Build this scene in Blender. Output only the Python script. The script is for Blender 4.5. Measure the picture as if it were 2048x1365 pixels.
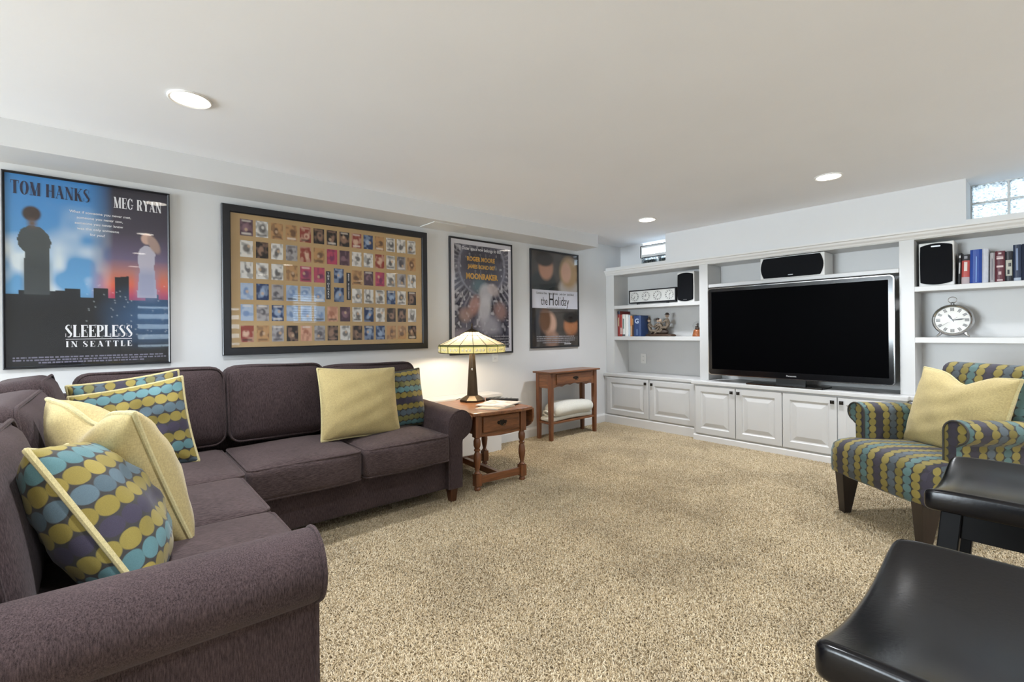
import bpy, bmesh, math, random
import numpy as np
from mathutils import Vector, Matrix

for o in list(bpy.data.objects): bpy.data.objects.remove(o)
SC = bpy.context.scene
COL = SC.collection
PI = math.pi

# ------------------------------------------------------------------ camera
H = 1.0891                      # eye height
YAW, ROLL = math.radians(49.4802), math.radians(-0.55323)
F_PX, CY = 937.41, 663.83       # focal length and optical axis height in a 2048x1365 frame
fw = Vector((math.cos(YAW), math.sin(YAW), 0)); rt = Vector((math.sin(YAW), -math.cos(YAW), 0)); up = Vector((0, 0, 1))
cr, sr = math.cos(ROLL), math.sin(ROLL)
cR = rt*cr + up*sr; cU = -rt*sr + up*cr
cam = bpy.data.cameras.new('camera'); cam_o = bpy.data.objects.new('camera', cam); COL.objects.link(cam_o)
cam.sensor_width = 36.0; cam.lens = F_PX/2048*36.0
cam.shift_y = -(682.5-CY)/2048; cam.clip_start = 0.02
M = Matrix((cR, cU, -fw)).transposed().to_4x4(); M.translation = (0, 0, H)
cam_o.matrix_world = M
SC.camera = cam_o

# ------------------------------------------------------------------ world, exposure
SKY_STRENGTH = 7.5
DOOR_FILL_POWER = 355.0               # fill light at the added glass door behind the camera
LENS_STRENGTH = 14.0; SPOT_POWER = 128.0   # ceiling downlights
world = bpy.data.worlds.new('world'); SC.world = world; world.use_nodes = True
wn = world.node_tree.nodes['Background']
wn.inputs['Color'].default_value = (0.78, 0.91, 1.0, 1); wn.inputs['Strength'].default_value = SKY_STRENGTH
SC.view_settings.view_transform = 'Standard'; SC.view_settings.look = 'None'
SC.view_settings.gamma = 1.0; SC.view_settings.use_curve_mapping = False
SC.view_settings.exposure = 0.13
SC.cycles.use_denoising = True
SC.cycles.max_bounces = 7; SC.cycles.diffuse_bounces = 5; SC.cycles.glossy_bounces = 3; SC.cycles.transmission_bounces = 4; SC.cycles.transparent_max_bounces = 10
SC.cycles.sample_clamp_indirect = 6.0; SC.cycles.adaptive_threshold = 0.04
SC.cycles.time_limit = 950; SC.cycles.caustics_reflective = False; SC.cycles.caustics_refractive = False
# fill light added unseen behind the camera to brighten the room
dl = bpy.data.lights.new('door_fill_light', 'AREA'); dl.shape = 'RECTANGLE'; dl.size = 1.95; dl.size_y = 2.1; dl.energy = DOOR_FILL_POWER; dl.color = (0.82, 0.92, 1.0)
dlo = bpy.data.objects.new('door_fill_light', dl); COL.objects.link(dlo); dlo.location = (-5.27, 2.2, 1.03); dlo.rotation_euler = (0, -PI/2+0.03, 0)

rng = random.Random(7)
nrng = np.random.default_rng(11)

# ------------------------------------------------------------------ colours and materials
def lin(c):
    if isinstance(c, str):
        c = tuple(int(c[i:i+2], 16) for i in (0, 2, 4))
    return tuple((v/255/12.92 if v/255 <= 0.04045 else ((v/255+0.055)/1.055)**2.4) for v in c)

MATS = {}
def new_mat(name):
    m = bpy.data.materials.new(name); m.use_nodes = True
    return m, m.node_tree, m.node_tree.nodes['Principled BSDF']
def N(nt, typ, **kw):
    n = nt.nodes.new(typ)
    for k, v in kw.items(): setattr(n, k, v)
    return n
def setin(nt, sock, v):
    if hasattr(v, 'is_output') or isinstance(v, bpy.types.NodeSocket): nt.links.new(v, sock)
    else: sock.default_value = v
def math_n(nt, op, a, b=None, c=None):
    n = N(nt, 'ShaderNodeMath', operation=op)
    setin(nt, n.inputs[0], a)
    if b is not None: setin(nt, n.inputs[1], b)
    if c is not None: setin(nt, n.inputs[2], c)
    return n.outputs[0]
def mix_col(nt, fac, a, b, blend='MIX'):
    n = N(nt, 'ShaderNodeMix', data_type='RGBA', blend_type=blend)
    setin(nt, n.inputs['Factor'], fac)
    for k, v in ((6, a), (7, b)):
        if isinstance(v, tuple): v = (*v[:3], 1)
        setin(nt, n.inputs[k], v)
    return n.outputs[2]
def noise(nt, vec, scale, detail=3, rough=0.5):
    n = N(nt, 'ShaderNodeTexNoise'); n.inputs['Scale'].default_value = scale
    n.inputs['Detail'].default_value = detail; n.inputs['Roughness'].default_value = rough
    if vec is not None: nt.links.new(vec, n.inputs['Vector'])
    return n.outputs['Fac']
def mapped(nt, scale=(1, 1, 1), out='Object', rot=(0, 0, 0)):
    t = N(nt, 'ShaderNodeTexCoord'); m = N(nt, 'ShaderNodeMapping')
    m.inputs['Scale'].default_value = scale; m.inputs['Rotation'].default_value = rot
    nt.links.new(t.outputs[out], m.inputs['Vector'])
    return m.outputs['Vector']
def ramp(nt, fac, stops, interp='LINEAR'):
    n = N(nt, 'ShaderNodeValToRGB'); n.color_ramp.interpolation = interp
    el = n.color_ramp.elements
    while len(el) < len(stops): el.new(0.5)
    for e, (p, c) in zip(el, stops): e.position = p; e.color = (*c[:3], 1)
    setin(nt, n.inputs['Fac'], fac)
    return n.outputs['Color']
def bump(nt, bsdf, h, strength=0.2, dist=0.01):
    b = N(nt, 'ShaderNodeBump'); b.inputs['Strength'].default_value = strength; b.inputs['Distance'].default_value = dist
    nt.links.new(h, b.inputs['Height']); nt.links.new(b.outputs['Normal'], bsdf.inputs['Normal'])

def plain(name, col, rough=0.5, metal=0.0, spec=0.5, var=0.06, vscale=8.0, bmp=0.0, bscale=200.0, coat=0.0, sheen=0.0):
    if name in MATS: return MATS[name]
    m, nt, b = new_mat(name)
    c = lin(col)
    v = noise(nt, mapped(nt), vscale, 3)
    lo = tuple(x*(1-var) for x in c); hi = tuple(min(1, x*(1+var)) for x in c)
    nt.links.new(ramp(nt, v, [(0.3, lo), (0.7, hi)]), b.inputs['Base Color'])
    b.inputs['Roughness'].default_value = rough; b.inputs['Metallic'].default_value = metal
    b.inputs['Specular IOR Level'].default_value = spec
    if coat: b.inputs['Coat Weight'].default_value = coat
    if sheen: b.inputs['Sheen Weight'].default_value = sheen; b.inputs['Sheen Roughness'].default_value = 0.5
    if bmp: bump(nt, b, noise(nt, mapped(nt), bscale, 2), bmp, 0.004)
    MATS[name] = m; return m

def wood(name, dark, light, rough=0.35, axis='x', coat=0.2):
    if name in MATS: return MATS[name]
    m, nt, b = new_mat(name)
    sc = {'x': (1.2, 18, 18), 'y': (18, 1.2, 18), 'z': (18, 18, 1.2)}[axis]
    v = mapped(nt, sc)
    f1 = noise(nt, v, 2.2, 6, 0.65); f2 = noise(nt, v, 9, 3, 0.6)
    f = math_n(nt, 'ADD', math_n(nt, 'MULTIPLY', f1, 0.7), math_n(nt, 'MULTIPLY', f2, 0.3))
    nt.links.new(ramp(nt, f, [(0.32, lin(dark)), (0.66, lin(light))]), b.inputs['Base Color'])
    b.inputs['Roughness'].default_value = rough; b.inputs['Coat Weight'].default_value = coat
    b.inputs['Coat Roughness'].default_value = 0.2
    MATS[name] = m; return m

def emis(name, col, strength):
    if name in MATS: return MATS[name]
    m = bpy.data.materials.new(name); m.use_nodes = True; nt = m.node_tree
    nt.nodes.remove(nt.nodes['Principled BSDF'])
    e = N(nt, 'ShaderNodeEmission'); e.inputs['Color'].default_value = (*lin(col), 1); e.inputs['Strength'].default_value = strength
    nt.links.new(e.outputs[0], nt.nodes['Material Output'].inputs['Surface'])
    MATS[name] = m; return m

def pane_mat(name, tint=(1, 1, 1), ior=1.5, rough=0.0, gain=1.0):
    if name in MATS: return MATS[name]
    m = bpy.data.materials.new(name); m.use_nodes = True; nt = m.node_tree
    nt.nodes.remove(nt.nodes['Principled BSDF'])
    t = N(nt, 'ShaderNodeBsdfTransparent'); t.inputs[0].default_value = (*tint, 1)
    g = N(nt, 'ShaderNodeBsdfGlossy'); g.inputs['Roughness'].default_value = rough
    f = N(nt, 'ShaderNodeLayerWeight'); f.inputs['Blend'].default_value = 0.5
    f0 = ((ior-1)/(ior+1))**2
    fres = math_n(nt, 'ADD', math_n(nt, 'MULTIPLY', math_n(nt, 'POWER', f.outputs['Facing'], 5.0), 1-f0), f0)
    x = N(nt, 'ShaderNodeMixShader')
    nt.links.new(math_n(nt, 'MULTIPLY', fres, gain), x.inputs[0]); nt.links.new(t.outputs[0], x.inputs[1]); nt.links.new(g.outputs[0], x.inputs[2])
    nt.links.new(x.outputs[0], nt.nodes['Material Output'].inputs['Surface'])
    MATS[name] = m; return m

def print_mat(name='print_ink', rough=0.55):
    if name in MATS: return MATS[name]
    m, nt, b = new_mat(name)
    a = N(nt, 'ShaderNodeVertexColor', layer_name='ink')
    nt.links.new(a.outputs['Color'], b.inputs['Base Color']); b.inputs['Roughness'].default_value = rough
    b.inputs['Specular IOR Level'].default_value = 0.2
    MATS[name] = m; return m

def chenille(name, dark, light, stretch):
    if name in MATS: return MATS[name]
    m, nt, b = new_mat(name)
    f1 = noise(nt, mapped(nt, stretch), 1.0, 4, 0.7)
    f2 = noise(nt, mapped(nt), 900, 2, 0.6); f3 = noise(nt, mapped(nt), 5, 2)
    f = math_n(nt, 'ADD', math_n(nt, 'MULTIPLY', f1, 0.62), math_n(nt, 'ADD', math_n(nt, 'MULTIPLY', f2, 0.26), math_n(nt, 'MULTIPLY', f3, 0.12)))
    nt.links.new(ramp(nt, f, [(0.36, lin(dark)), (0.64, lin(light))]), b.inputs['Base Color'])
    b.inputs['Roughness'].default_value = 0.9; b.inputs['Specular IOR Level'].default_value = 0.15
    b.inputs['Sheen Weight'].default_value = 0.10; b.inputs['Sheen Roughness'].default_value = 0.45
    b.inputs['Sheen Tint'].default_value = (0.9, 0.8, 0.8, 1)
    bump(nt, b, f, 0.35, 0.004)
    MATS[name] = m; return m

def linen(name, col):
    if name in MATS: return MATS[name]
    m, nt, b = new_mat(name)
    c = lin(col)
    f1 = noise(nt, mapped(nt, (700, 120, 120)), 1, 2); f2 = noise(nt, mapped(nt, (120, 120, 700)), 1, 2)
    f = math_n(nt, 'MULTIPLY', math_n(nt, 'ADD', f1, f2), 0.5)
    nt.links.new(ramp(nt, f, [(0.35, tuple(x*0.8 for x in c)), (0.65, tuple(min(1, x*1.15) for x in c))]), b.inputs['Base Color'])
    b.inputs['Roughness'].default_value = 0.85; b.inputs['Specular IOR Level'].default_value = 0.2
    b.inputs['Sheen Weight'].default_value = 0.15
    bump(nt, b, f, 0.2, 0.002)
    MATS[name] = m; return m

def dotted(name, cw=0.036, dh=0.036, cols=None, ground='3c3a38'):
    """chain-of-dots stripes: UV in metres, one chain of overlapping ovals per column"""
    if name in MATS: return MATS[name]
    m, nt, b = new_mat(name)
    uv = N(nt, 'ShaderNodeUVMap', uv_map='UVMap'); sp = N(nt, 'ShaderNodeSeparateXYZ'); nt.links.new(uv.outputs[0], sp.inputs[0])
    u = math_n(nt, 'DIVIDE', sp.outputs[0], cw); v = math_n(nt, 'DIVIDE', sp.outputs[1], dh)
    ui = math_n(nt, 'FLOOR', u)
    n = len(cols)
    k = math_n(nt, 'DIVIDE', math_n(nt, 'ADD', math_n(nt, 'FLOORED_MODULO', ui, float(n)), 0.5), float(n))
    base = ramp(nt, k, [(i/n, lin(c)) for i, c in enumerate(cols)], 'CONSTANT')
    off = math_n(nt, 'MULTIPLY', math_n(nt, 'FLOORED_MODULO', ui, 2.0), 0.37)
    fx = math_n(nt, 'SUBTRACT', math_n(nt, 'FRACT', u), 0.5); fv = math_n(nt, 'ADD', v, off)
    fy = math_n(nt, 'MULTIPLY', math_n(nt, 'SUBTRACT', math_n(nt, 'FRACT', fv), 0.5), 0.96)
    d = math_n(nt, 'SQRT', math_n(nt, 'ADD', math_n(nt, 'MULTIPLY', fx, fx), math_n(nt, 'MULTIPLY', fy, fy)))
    mask = ramp(nt, d, [(0.47, (1, 1, 1)), (0.53, (0, 0, 0))])
    # each dot slightly lighter or darker
    wnz = N(nt, 'ShaderNodeTexWhiteNoise', noise_dimensions='2D')
    cmb = N(nt, 'ShaderNodeCombineXYZ'); nt.links.new(ui, cmb.inputs[0]); nt.links.new(math_n(nt, 'FLOOR', fv), cmb.inputs[1])
    nt.links.new(cmb.outputs[0], wnz.inputs['Vector'])
    vary = math_n(nt, 'ADD', math_n(nt, 'MULTIPLY', wnz.outputs['Value'], 0.35), 0.82)
    hsv = N(nt, 'ShaderNodeHueSaturation'); nt.links.new(base, hsv.inputs['Color']); nt.links.new(vary, hsv.inputs['Value'])
    weave = noise(nt, mapped(nt), 700, 2)
    c1 = mix_col(nt, mask, lin(ground), hsv.outputs[0])
    c2 = mix_col(nt, 0.25, c1, ramp(nt, weave, [(0.3, (0.25, 0.25, 0.25)), (0.7, (1, 1, 1))]), 'MULTIPLY')
    nt.links.new(c2, b.inputs['Base Color'])
    b.inputs['Roughness'].default_value = 0.7; b.inputs['Specular IOR Level'].default_value = 0.25
    b.inputs['Sheen Weight'].default_value = 0.12
    bump(nt, b, weave, 0.15, 0.002)
    MATS[name] = m; return m

PAINT = plain('wall_paint', 'd7d8d9', 0.6, var=0.012, vscale=3, bmp=0.04, bscale=120)
CEIL = plain('ceiling_paint', 'eff1f6', 0.8, var=0.012, vscale=2, bmp=0.05, bscale=90)
TRIM = plain('trim_paint', 'dbdad8', 0.35, var=0.01, vscale=4)
CABW = plain('cabinet_paint', 'cbcbca', 0.35, var=0.012, vscale=5)
BLACKF = plain('black_frame', '17171c', 0.35, var=0.1)
GLASS = pane_mat('picture_glass', ior=1.5, rough=0.02, gain=0.6)
SOFA = chenille('sofa_chenille', '1b1516', '564849', (380, 380, 45))
SOFAH = chenille('sofa_chenille_seat', '201919', '5c4e4e', (45, 380, 380))
OAK = wood('oak_x', '4a2a18', '8f5b37', axis='x'); OAKZ = wood('oak_z', '4a2a18', '8a5634', axis='z'); OAKY = wood('oak_y', '4f2e1a', '96623c', axis='y')
DARKW = wood('dark_leg', '140e0c', '271b16', axis='z')
BRONZE = plain('bronze', '4b4034', 0.42, 0.75, var=0.15)
BLACKL = plain('black_lacquer', '07070a', 0.24, var=0.2, vscale=14, spec=0.3, bmp=0.04, bscale=160)
BLACKLEG = plain('black_lacquer_leg', '060607', 0.5, var=0.2, vscale=14, spec=0.1)
CHROME = plain('chrome', 'c9c9c9', 0.12, 1.0, var=0.03)
STEEL = plain('brushed_steel', '8f8f90', 0.3, 0.9, var=0.05)
KNOB = plain('dark_knob', '2a2622', 0.35, 0.6)
GRILLE = plain('grille_cloth', '17181b', 0.9, var=0.25, vscale=900, spec=0.1)
WHITEP = plain('white_plastic', 'e6e5e2', 0.4, var=0.01)
BLACKP = plain('black_plastic', '121315', 0.35, var=0.05)
PAGES = plain('paper_pages', 'dcd6c8', 0.8, var=0.05, vscale=300)
LINEN = linen('linen_olive', 'b3a272'); LINENP = linen('piping_olive', 'bcb083')
PDOT_COLS = ['85773a', '566872', '8f8040', '5a7f84', '8d7f40', '3d3848']
CHAIRF = dotted('chair_fabric', 0.043, 0.040, ['38343f', '7f7239', '4d565c', '786c35', '506a69', '82753c'], '34322f')
PDOT = dotted('pillow_dots', 0.047, 0.047, PDOT_COLS)
PDOT2 = dotted('pillow_dots_fine', 0.038, 0.045, ['85773a', '587d80', '747144', '4f5d67', '8f8040', '3d3848'])

# ------------------------------------------------------------------ mesh helpers
class MB:
    """collects shapes into one mesh"""
    def __init__(s): s.v = []; s.f = []; s.uv = None
    def add(s, vs, fs):
        b = len(s.v); s.v += [tuple(p) for p in vs]; s.f += [tuple(i+b for i in f) for f in fs]; return s
    def box(s, x0, x1, y0, y1, z0, z1):
        return s.add([(x0,y0,z0),(x1,y0,z0),(x1,y1,z0),(x0,y1,z0),(x0,y0,z1),(x1,y0,z1),(x1,y1,z1),(x0,y1,z1)],
              [(0,3,2,1),(4,5,6,7),(0,1,5,4),(1,2,6,5),(2,3,7,6),(3,0,4,7)])
    def prism(s, poly, d0, d1, axis='z'):
        """poly of 2D points extruded between d0 and d1. axis x: (y,z), y: (x,z), z: (x,y)"""
        def P(a, b, d): return {'x': (d, a, b), 'y': (a, d, b), 'z': (a, b, d)}[axis]
        n = len(poly)
        vs = [P(a, b, d0) for a, b in poly] + [P(a, b, d1) for a, b in poly]
        fs = [tuple(range(n))[::-1], tuple(range(n, 2*n))] + [(i, (i+1) % n, (i+1) % n+n, i+n) for i in range(n)]
        return s.add(vs, fs)
    def lathe(s, prof, n=24, c=(0, 0, 0), axis='z', cap=True):
        vs = []; fs = []
        for r, h in prof:
            for k in range(n):
                a = 2*PI*k/n; p = (r*math.cos(a), r*math.sin(a), h)
                if axis == 'x': p = (h, p[0], p[1])
                elif axis == 'y': p = (p[0], h, p[1])
                vs.append((p[0]+c[0], p[1]+c[1], p[2]+c[2]))
        m = len(prof)
        for i in range(m-1):
            for k in range(n):
                fs.append((i*n+k, i*n+(k+1) % n, (i+1)*n+(k+1) % n, (i+1)*n+k))
        if cap:
            if prof[0][0] > 1e-6: fs.append(tuple(range(n))[::-1])
            if prof[-1][0] > 1e-6: fs.append(tuple((m-1)*n+k for k in range(n)))
        return s.add(vs, fs)
    def tube(s, pts, r, n=8, closed=False):
        pts = [Vector(p) for p in pts]; m = len(pts); vs = []; fs = []
        prev = None
        for i, p in enumerate(pts):
            a = pts[(i-1) % m] if (closed or i > 0) else p
            b = pts[(i+1) % m] if (closed or i < m-1) else p
            t = (b-a)
            t = t.normalized() if t.length > 1e-9 else Vector((0, 0, 1))
            if prev is None:
                ref = Vector((0, 0, 1)) if abs(t.z) < 0.9 else Vector((1, 0, 0))
                nx = t.cross(ref).normalized()
            else:
                nx = (prev - t*prev.dot(t))
                nx = nx.normalized() if nx.length > 1e-6 else t.orthogonal().normalized()
            prev = nx; ny = t.cross(nx)
            rr = r[i] if isinstance(r, (list, tuple)) else r
            for k in range(n):
                q = p + (nx*math.cos(2*PI*k/n) + ny*math.sin(2*PI*k/n))*rr
                vs.append(tuple(q))
        for i in range(m if closed else m-1):
            j = (i+1) % m
            for k in range(n): fs.append((i*n+k, i*n+(k+1) % n, j*n+(k+1) % n, j*n+k))
        if not closed:
            fs.append(tuple(range(n))[::-1]); fs.append(tuple((m-1)*n+k for k in range(n)))
        return s.add(vs, fs)
    def ell(s, c, r, nu=16, nv=10):
        prof = [(max(1e-5, math.sin(PI*i/nv)), -math.cos(PI*i/nv)) for i in range(nv+1)]
        vs = []; b = MB().lathe(prof, nu, cap=False)
        return s.add([(c[0]+x*r[0], c[1]+y*r[1], c[2]+z*r[2]) for x, y, z in b.v], b.f)
    def xf(s, mtx):
        s.v = [tuple(mtx @ Vector(p)) for p in s.v]; return s

def mk_mesh(name, b, smooth=False, bevel=0.0, seg=2, angle=0.6, uv=None, fixn=True):
    me = bpy.data.meshes.new(name); me.from_pydata(b.v, [], b.f); me.update()
    if bevel or fixn:
        bm = bmesh.new(); bm.from_mesh(me)
        if fixn: bmesh.ops.recalc_face_normals(bm, faces=bm.faces)
        if bevel:
            es = [e for e in bm.edges if len(e.link_faces) == 2 and e.calc_face_angle(0) > angle]
            bmesh.ops.bevel(bm, geom=es, offset=bevel, segments=seg, profile=0.5, affect='EDGES', clamp_overlap=True)
        bm.to_mesh(me); bm.free()
    if smooth:
        me.polygons.foreach_set('use_smooth', [True]*len(me.polygons))
        if smooth != 'all' : me.set_sharp_from_angle(angle=0.7)
    if uv:
        lay = me.uv_layers.new(name='UVMap')
        for p in me.polygons:
            for li in p.loop_indices:
                lay.data[li].uv = uv(me.vertices[me.loops[li].vertex_index].co, p.normal)
    return me

def thing(name, label, cat, loc=(0, 0, 0), group=None):
    """an Empty at the base of a thing; its parts are written in world coordinates"""
    o = bpy.data.objects.new(name, None); COL.objects.link(o); o.location = loc; o.empty_display_size = 0.05
    o['label'] = label; o['category'] = cat
    if group: o['group'] = group
    return o
def part(name, b, mat, parent, smooth=False, bevel=0.0, seg=2, uv=None, label=None, kind=None, angle=0.6):
    me = b if isinstance(b, bpy.types.Mesh) else mk_mesh(name, b, smooth, bevel, seg, angle, uv)
    o = bpy.data.objects.new(name, me); COL.objects.link(o)
    if mat is not None and len(me.materials) == 0: me.materials.append(mat)
    o.parent = parent
    # world coordinates: undo the offset of the chain of parents
    off = Vector((0, 0, 0)); q = parent
    if q is not None and q.parent is None: off = q.location.copy()
    o.matrix_parent_inverse = Matrix.Translation(-off) if (q is not None and q.parent is None) else Matrix()
    if label: o['label'] = label
    if kind: o['kind'] = kind
    return o
def solo(name, b, mat, label, cat, group=None, smooth=False, bevel=0.0, seg=2, uv=None, kind=None):
    me = b if isinstance(b, bpy.types.Mesh) else mk_mesh(name, b, smooth, bevel, seg, 0.6, uv)
    # origin at the base
    co = np.empty(len(me.vertices)*3); me.vertices.foreach_get('co', co); co = co.reshape(-1, 3)
    c = (co.min(0)+co.max(0))/2; c[2] = co[:, 2].min()
    me.transform(Matrix.Translation(-Vector(c)))
    o = bpy.data.objects.new(name, me); COL.objects.link(o); o.location = c
    if len(me.materials) == 0: me.materials.append(mat)
    if label: o['label'] = label
    if cat: o['category'] = cat
    if group: o['group'] = group
    if kind: o['kind'] = kind
    return o
def struct(name, b, mat, label=None, bevel=0.0):
    o = bpy.data.objects.new(name, mk_mesh(name, b, bevel=bevel)); COL.objects.link(o)
    o.data.materials.append(mat); o['kind'] = 'structure'
    if label: o['label'] = label
    return o
def sroot(name, label):
    o = bpy.data.objects.new(name, None); COL.objects.link(o); o['kind'] = 'structure'; o['label'] = label; return o
def spart(name, b, mat, parent, **kw): return part(name, b, mat, parent, **kw)

def rbox(cx, cy, cz, sx, sy, sz, r=0.05, bulge=(0, 0, 0), n=12, axis_up='z', wob=0.0, seed=0):
    """soft cushion: rounded box whose faces bulge"""
    b = MB(); hx, hy, hz = sx/2, sy/2, sz/2
    r = min(r, hx*0.98, hy*0.98, hz*0.98)
    idx = {}
    rr = random.Random(seed); ph = [rr.uniform(0, 6.28) for _ in range(6)]
    def vert(u, v, w):
        k = (round(u, 5), round(v, 5), round(w, 5))
        if k in idx: return idx[k]
        # concentrate the grid near the edges
        def e(t, h): return math.copysign(abs(t)**0.75, t)*h
        p = Vector((e(u, hx), e(v, hy), e(w, hz)))
        q = Vector((max(-hx+r, min(hx-r, p.x)), max(-hy+r, min(hy-r, p.y)), max(-hz+r, min(hz-r, p.z))))
        d = p-q
        if d.length > 1e-9: p = q + d.normalized()*r
        fu, fv, fw_ = 1-min(1, (p.x/hx)**2), 1-min(1, (p.y/hy)**2), 1-min(1, (p.z/hz)**2)
        p.x += math.copysign(bulge[0]*fv*fw_, u)*(abs(u) > 0.999)
        p.y += math.copysign(bulge[1]*fu*fw_, v)*(abs(v) > 0.999)
        p.z += math.copysign(bulge[2]*fu*fv, w)*(abs(w) > 0.999)
        if wob:
            p.x += wob*math.sin(9*p.z+7*p.y+ph[0]); p.y += wob*math.sin(8*p.x+11*p.z+ph[1]); p.z += wob*math.sin(10*p.x+7*p.y+ph[2])
        idx[k] = len(b.v); b.v.append((p.x+cx, p.y+cy, p.z+cz)); return idx[k]
    g = [-1+2*i/n for i in range(n+1)]
    for ax in range(3):
        for sgn in (-1, 1):
            for i in range(n):
                for j in range(n):
                    c = []
                    for a, e_ in ((g[i], g[j]), (g[i+1], g[j]), (g[i+1], g[j+1]), (g[i], g[j+1])):
                        t = [0, 0, 0]; t[ax] = sgn; t[(ax+1) % 3] = a; t[(ax+2) % 3] = e_; c.append(vert(*t))
                    b.f.append(tuple(c if sgn > 0 else c[::-1]))
    return b
def rrect(a0, a1, b0, b1, r, n=5):
    """closed rounded rectangle, list of (a,b)"""
    out = []
    for (ca, cb, s) in ((a1-r, b1-r, 0), (a0+r, b1-r, 1), (a0+r, b0+r, 2), (a1-r, b0+r, 3)):
        for i in range(n+1):
            t = (s + i/n)*PI/2; out.append((ca+r*math.cos(t), cb+r*math.sin(t)))
    return out
def ellpts(a, b, n=24, c=(0, 0)): return [(c[0]+a*math.cos(2*PI*i/n), c[1]+b*math.sin(2*PI*i/n)) for i in range(n)]

def text_mesh(txt, size=0.05, extrude=0.0006, offset=0.0, spacing=1.0, align='CENTER', sx=1.0):
    cu = bpy.data.curves.new('lettering', 'FONT'); cu.body = txt; cu.size = size; cu.extrude = extrude
    cu.offset = offset; cu.align_x = align; cu.space_character = spacing; cu.resolution_u = 3
    t = bpy.data.objects.new('tmp', cu); COL.objects.link(t)
    dg = bpy.context.evaluated_depsgraph_get(); dg.update()
    me = bpy.data.meshes.new_from_object(t.evaluated_get(dg), depsgraph=dg)
    bpy.data.objects.remove(t); bpy.data.curves.remove(cu)
    me.materials.clear()
    if sx != 1.0: me.transform(Matrix.Diagonal((sx, 1, 1, 1)))
    return me

# fat-face serif capitals drawn with a broad pen: strokes of points in a 1 x 1 cell, vertical travel thick, level travel thin
GLY = {
 'T': (0.86, [[(.43,0),(.43,1)], [(0,.97),(.86,.97)], [(.03,.97),(.03,.76)], [(.83,.97),(.83,.76)], [(.24,.025),(.62,.025)]]),
 'H': (0.98, [[(.2,0),(.2,1)], [(.78,0),(.78,1)], [(.2,.5),(.78,.5)], [(.03,.025),(.37,.025)], [(.61,.025),(.95,.025)], [(.03,.975),(.37,.975)], [(.61,.975),(.95,.975)]]),
 'L': (0.76, [[(.2,0),(.2,1)], [(.03,.975),(.4,.975)], [(.03,.025),(.74,.025)], [(.72,.02),(.72,.3)]]),
 'E': (0.78, [[(.2,0),(.2,1)], [(.03,.975),(.74,.975)], [(.03,.025),(.76,.025)], [(.2,.52),(.55,.52)], [(.74,.02),(.74,.28)], [(.72,.98),(.72,.74)], [(.55,.64),(.55,.4)]]),
 'P': (0.82, [[(.2,0),(.2,1)], [(.03,.975),(.5,.975)], [(.03,.025),(.42,.025)], 'bowl', [(.2,.47),(.5,.47)]]),
 'R': (0.92, [[(.2,0),(.2,1)], [(.03,.975),(.5,.975)], [(.03,.025),(.4,.025)], 'bowl', [(.2,.49),(.5,.49)], ['W',(.5,.49),(.7,.02)], [(.66,.025),(.9,.025)]]),
 'I': (0.42, [[(.21,0),(.21,1)], [(.03,.975),(.39,.975)], [(.03,.025),(.39,.025)]]),
 'K': (0.96, [[(.2,0),(.2,1)], [(.03,.975),(.37,.975)], [(.03,.025),(.37,.025)], ['t',(.2,.4),(.78,.97)], ['W',(.42,.58),(.74,.02)], [(.58,.025),(.94,.025)], [(.62,.975),(.92,.975)]]),
 'A': (0.94, [['t',(.12,.02),(.46,.98)], ['W',(.42,1),(.76,0)], [(.22,.32),(.62,.32)], [(.0,.025),(.26,.025)], [(.58,.025),(.94,.025)]]),
 'N': (0.98, [['t',(.16,0),(.16,1)], ['W',(.18,1),(.8,0)], ['t',(.82,0),(.82,1)], [(.0,.025),(.32,.025)], [(.0,.975),(.24,.975)], [(.66,.975),(.98,.975)]]),
 'M': (1.16, [['t',(.16,0),(.16,1)], ['W',(.2,1),(.54,.0)], ['t',(.54,.0),(.9,1)], [(.96,0),(.96,1)], [(.0,.025),(.32,.025)], [(.03,.975),(.24,.975)], [(.78,.025),(1.14,.025)], [(.9,.975),(1.14,.975)]]),
 'Y': (0.94, [[(.47,0),(.47,.46)], ['W',(.16,1),(.5,.42)], ['t',(.5,.42),(.8,.98)], [(.0,.975),(.34,.975)], [(.64,.975),(.94,.975)], [(.28,.025),(.66,.025)]]),
 'O': (0.92, ['ring']), 'S': (0.74, ['ess']), 'G': (0.94, ['gee', [(.74,0.05),(.74,.42)], [(.56,.43),(.92,.43)]]),
}
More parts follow.
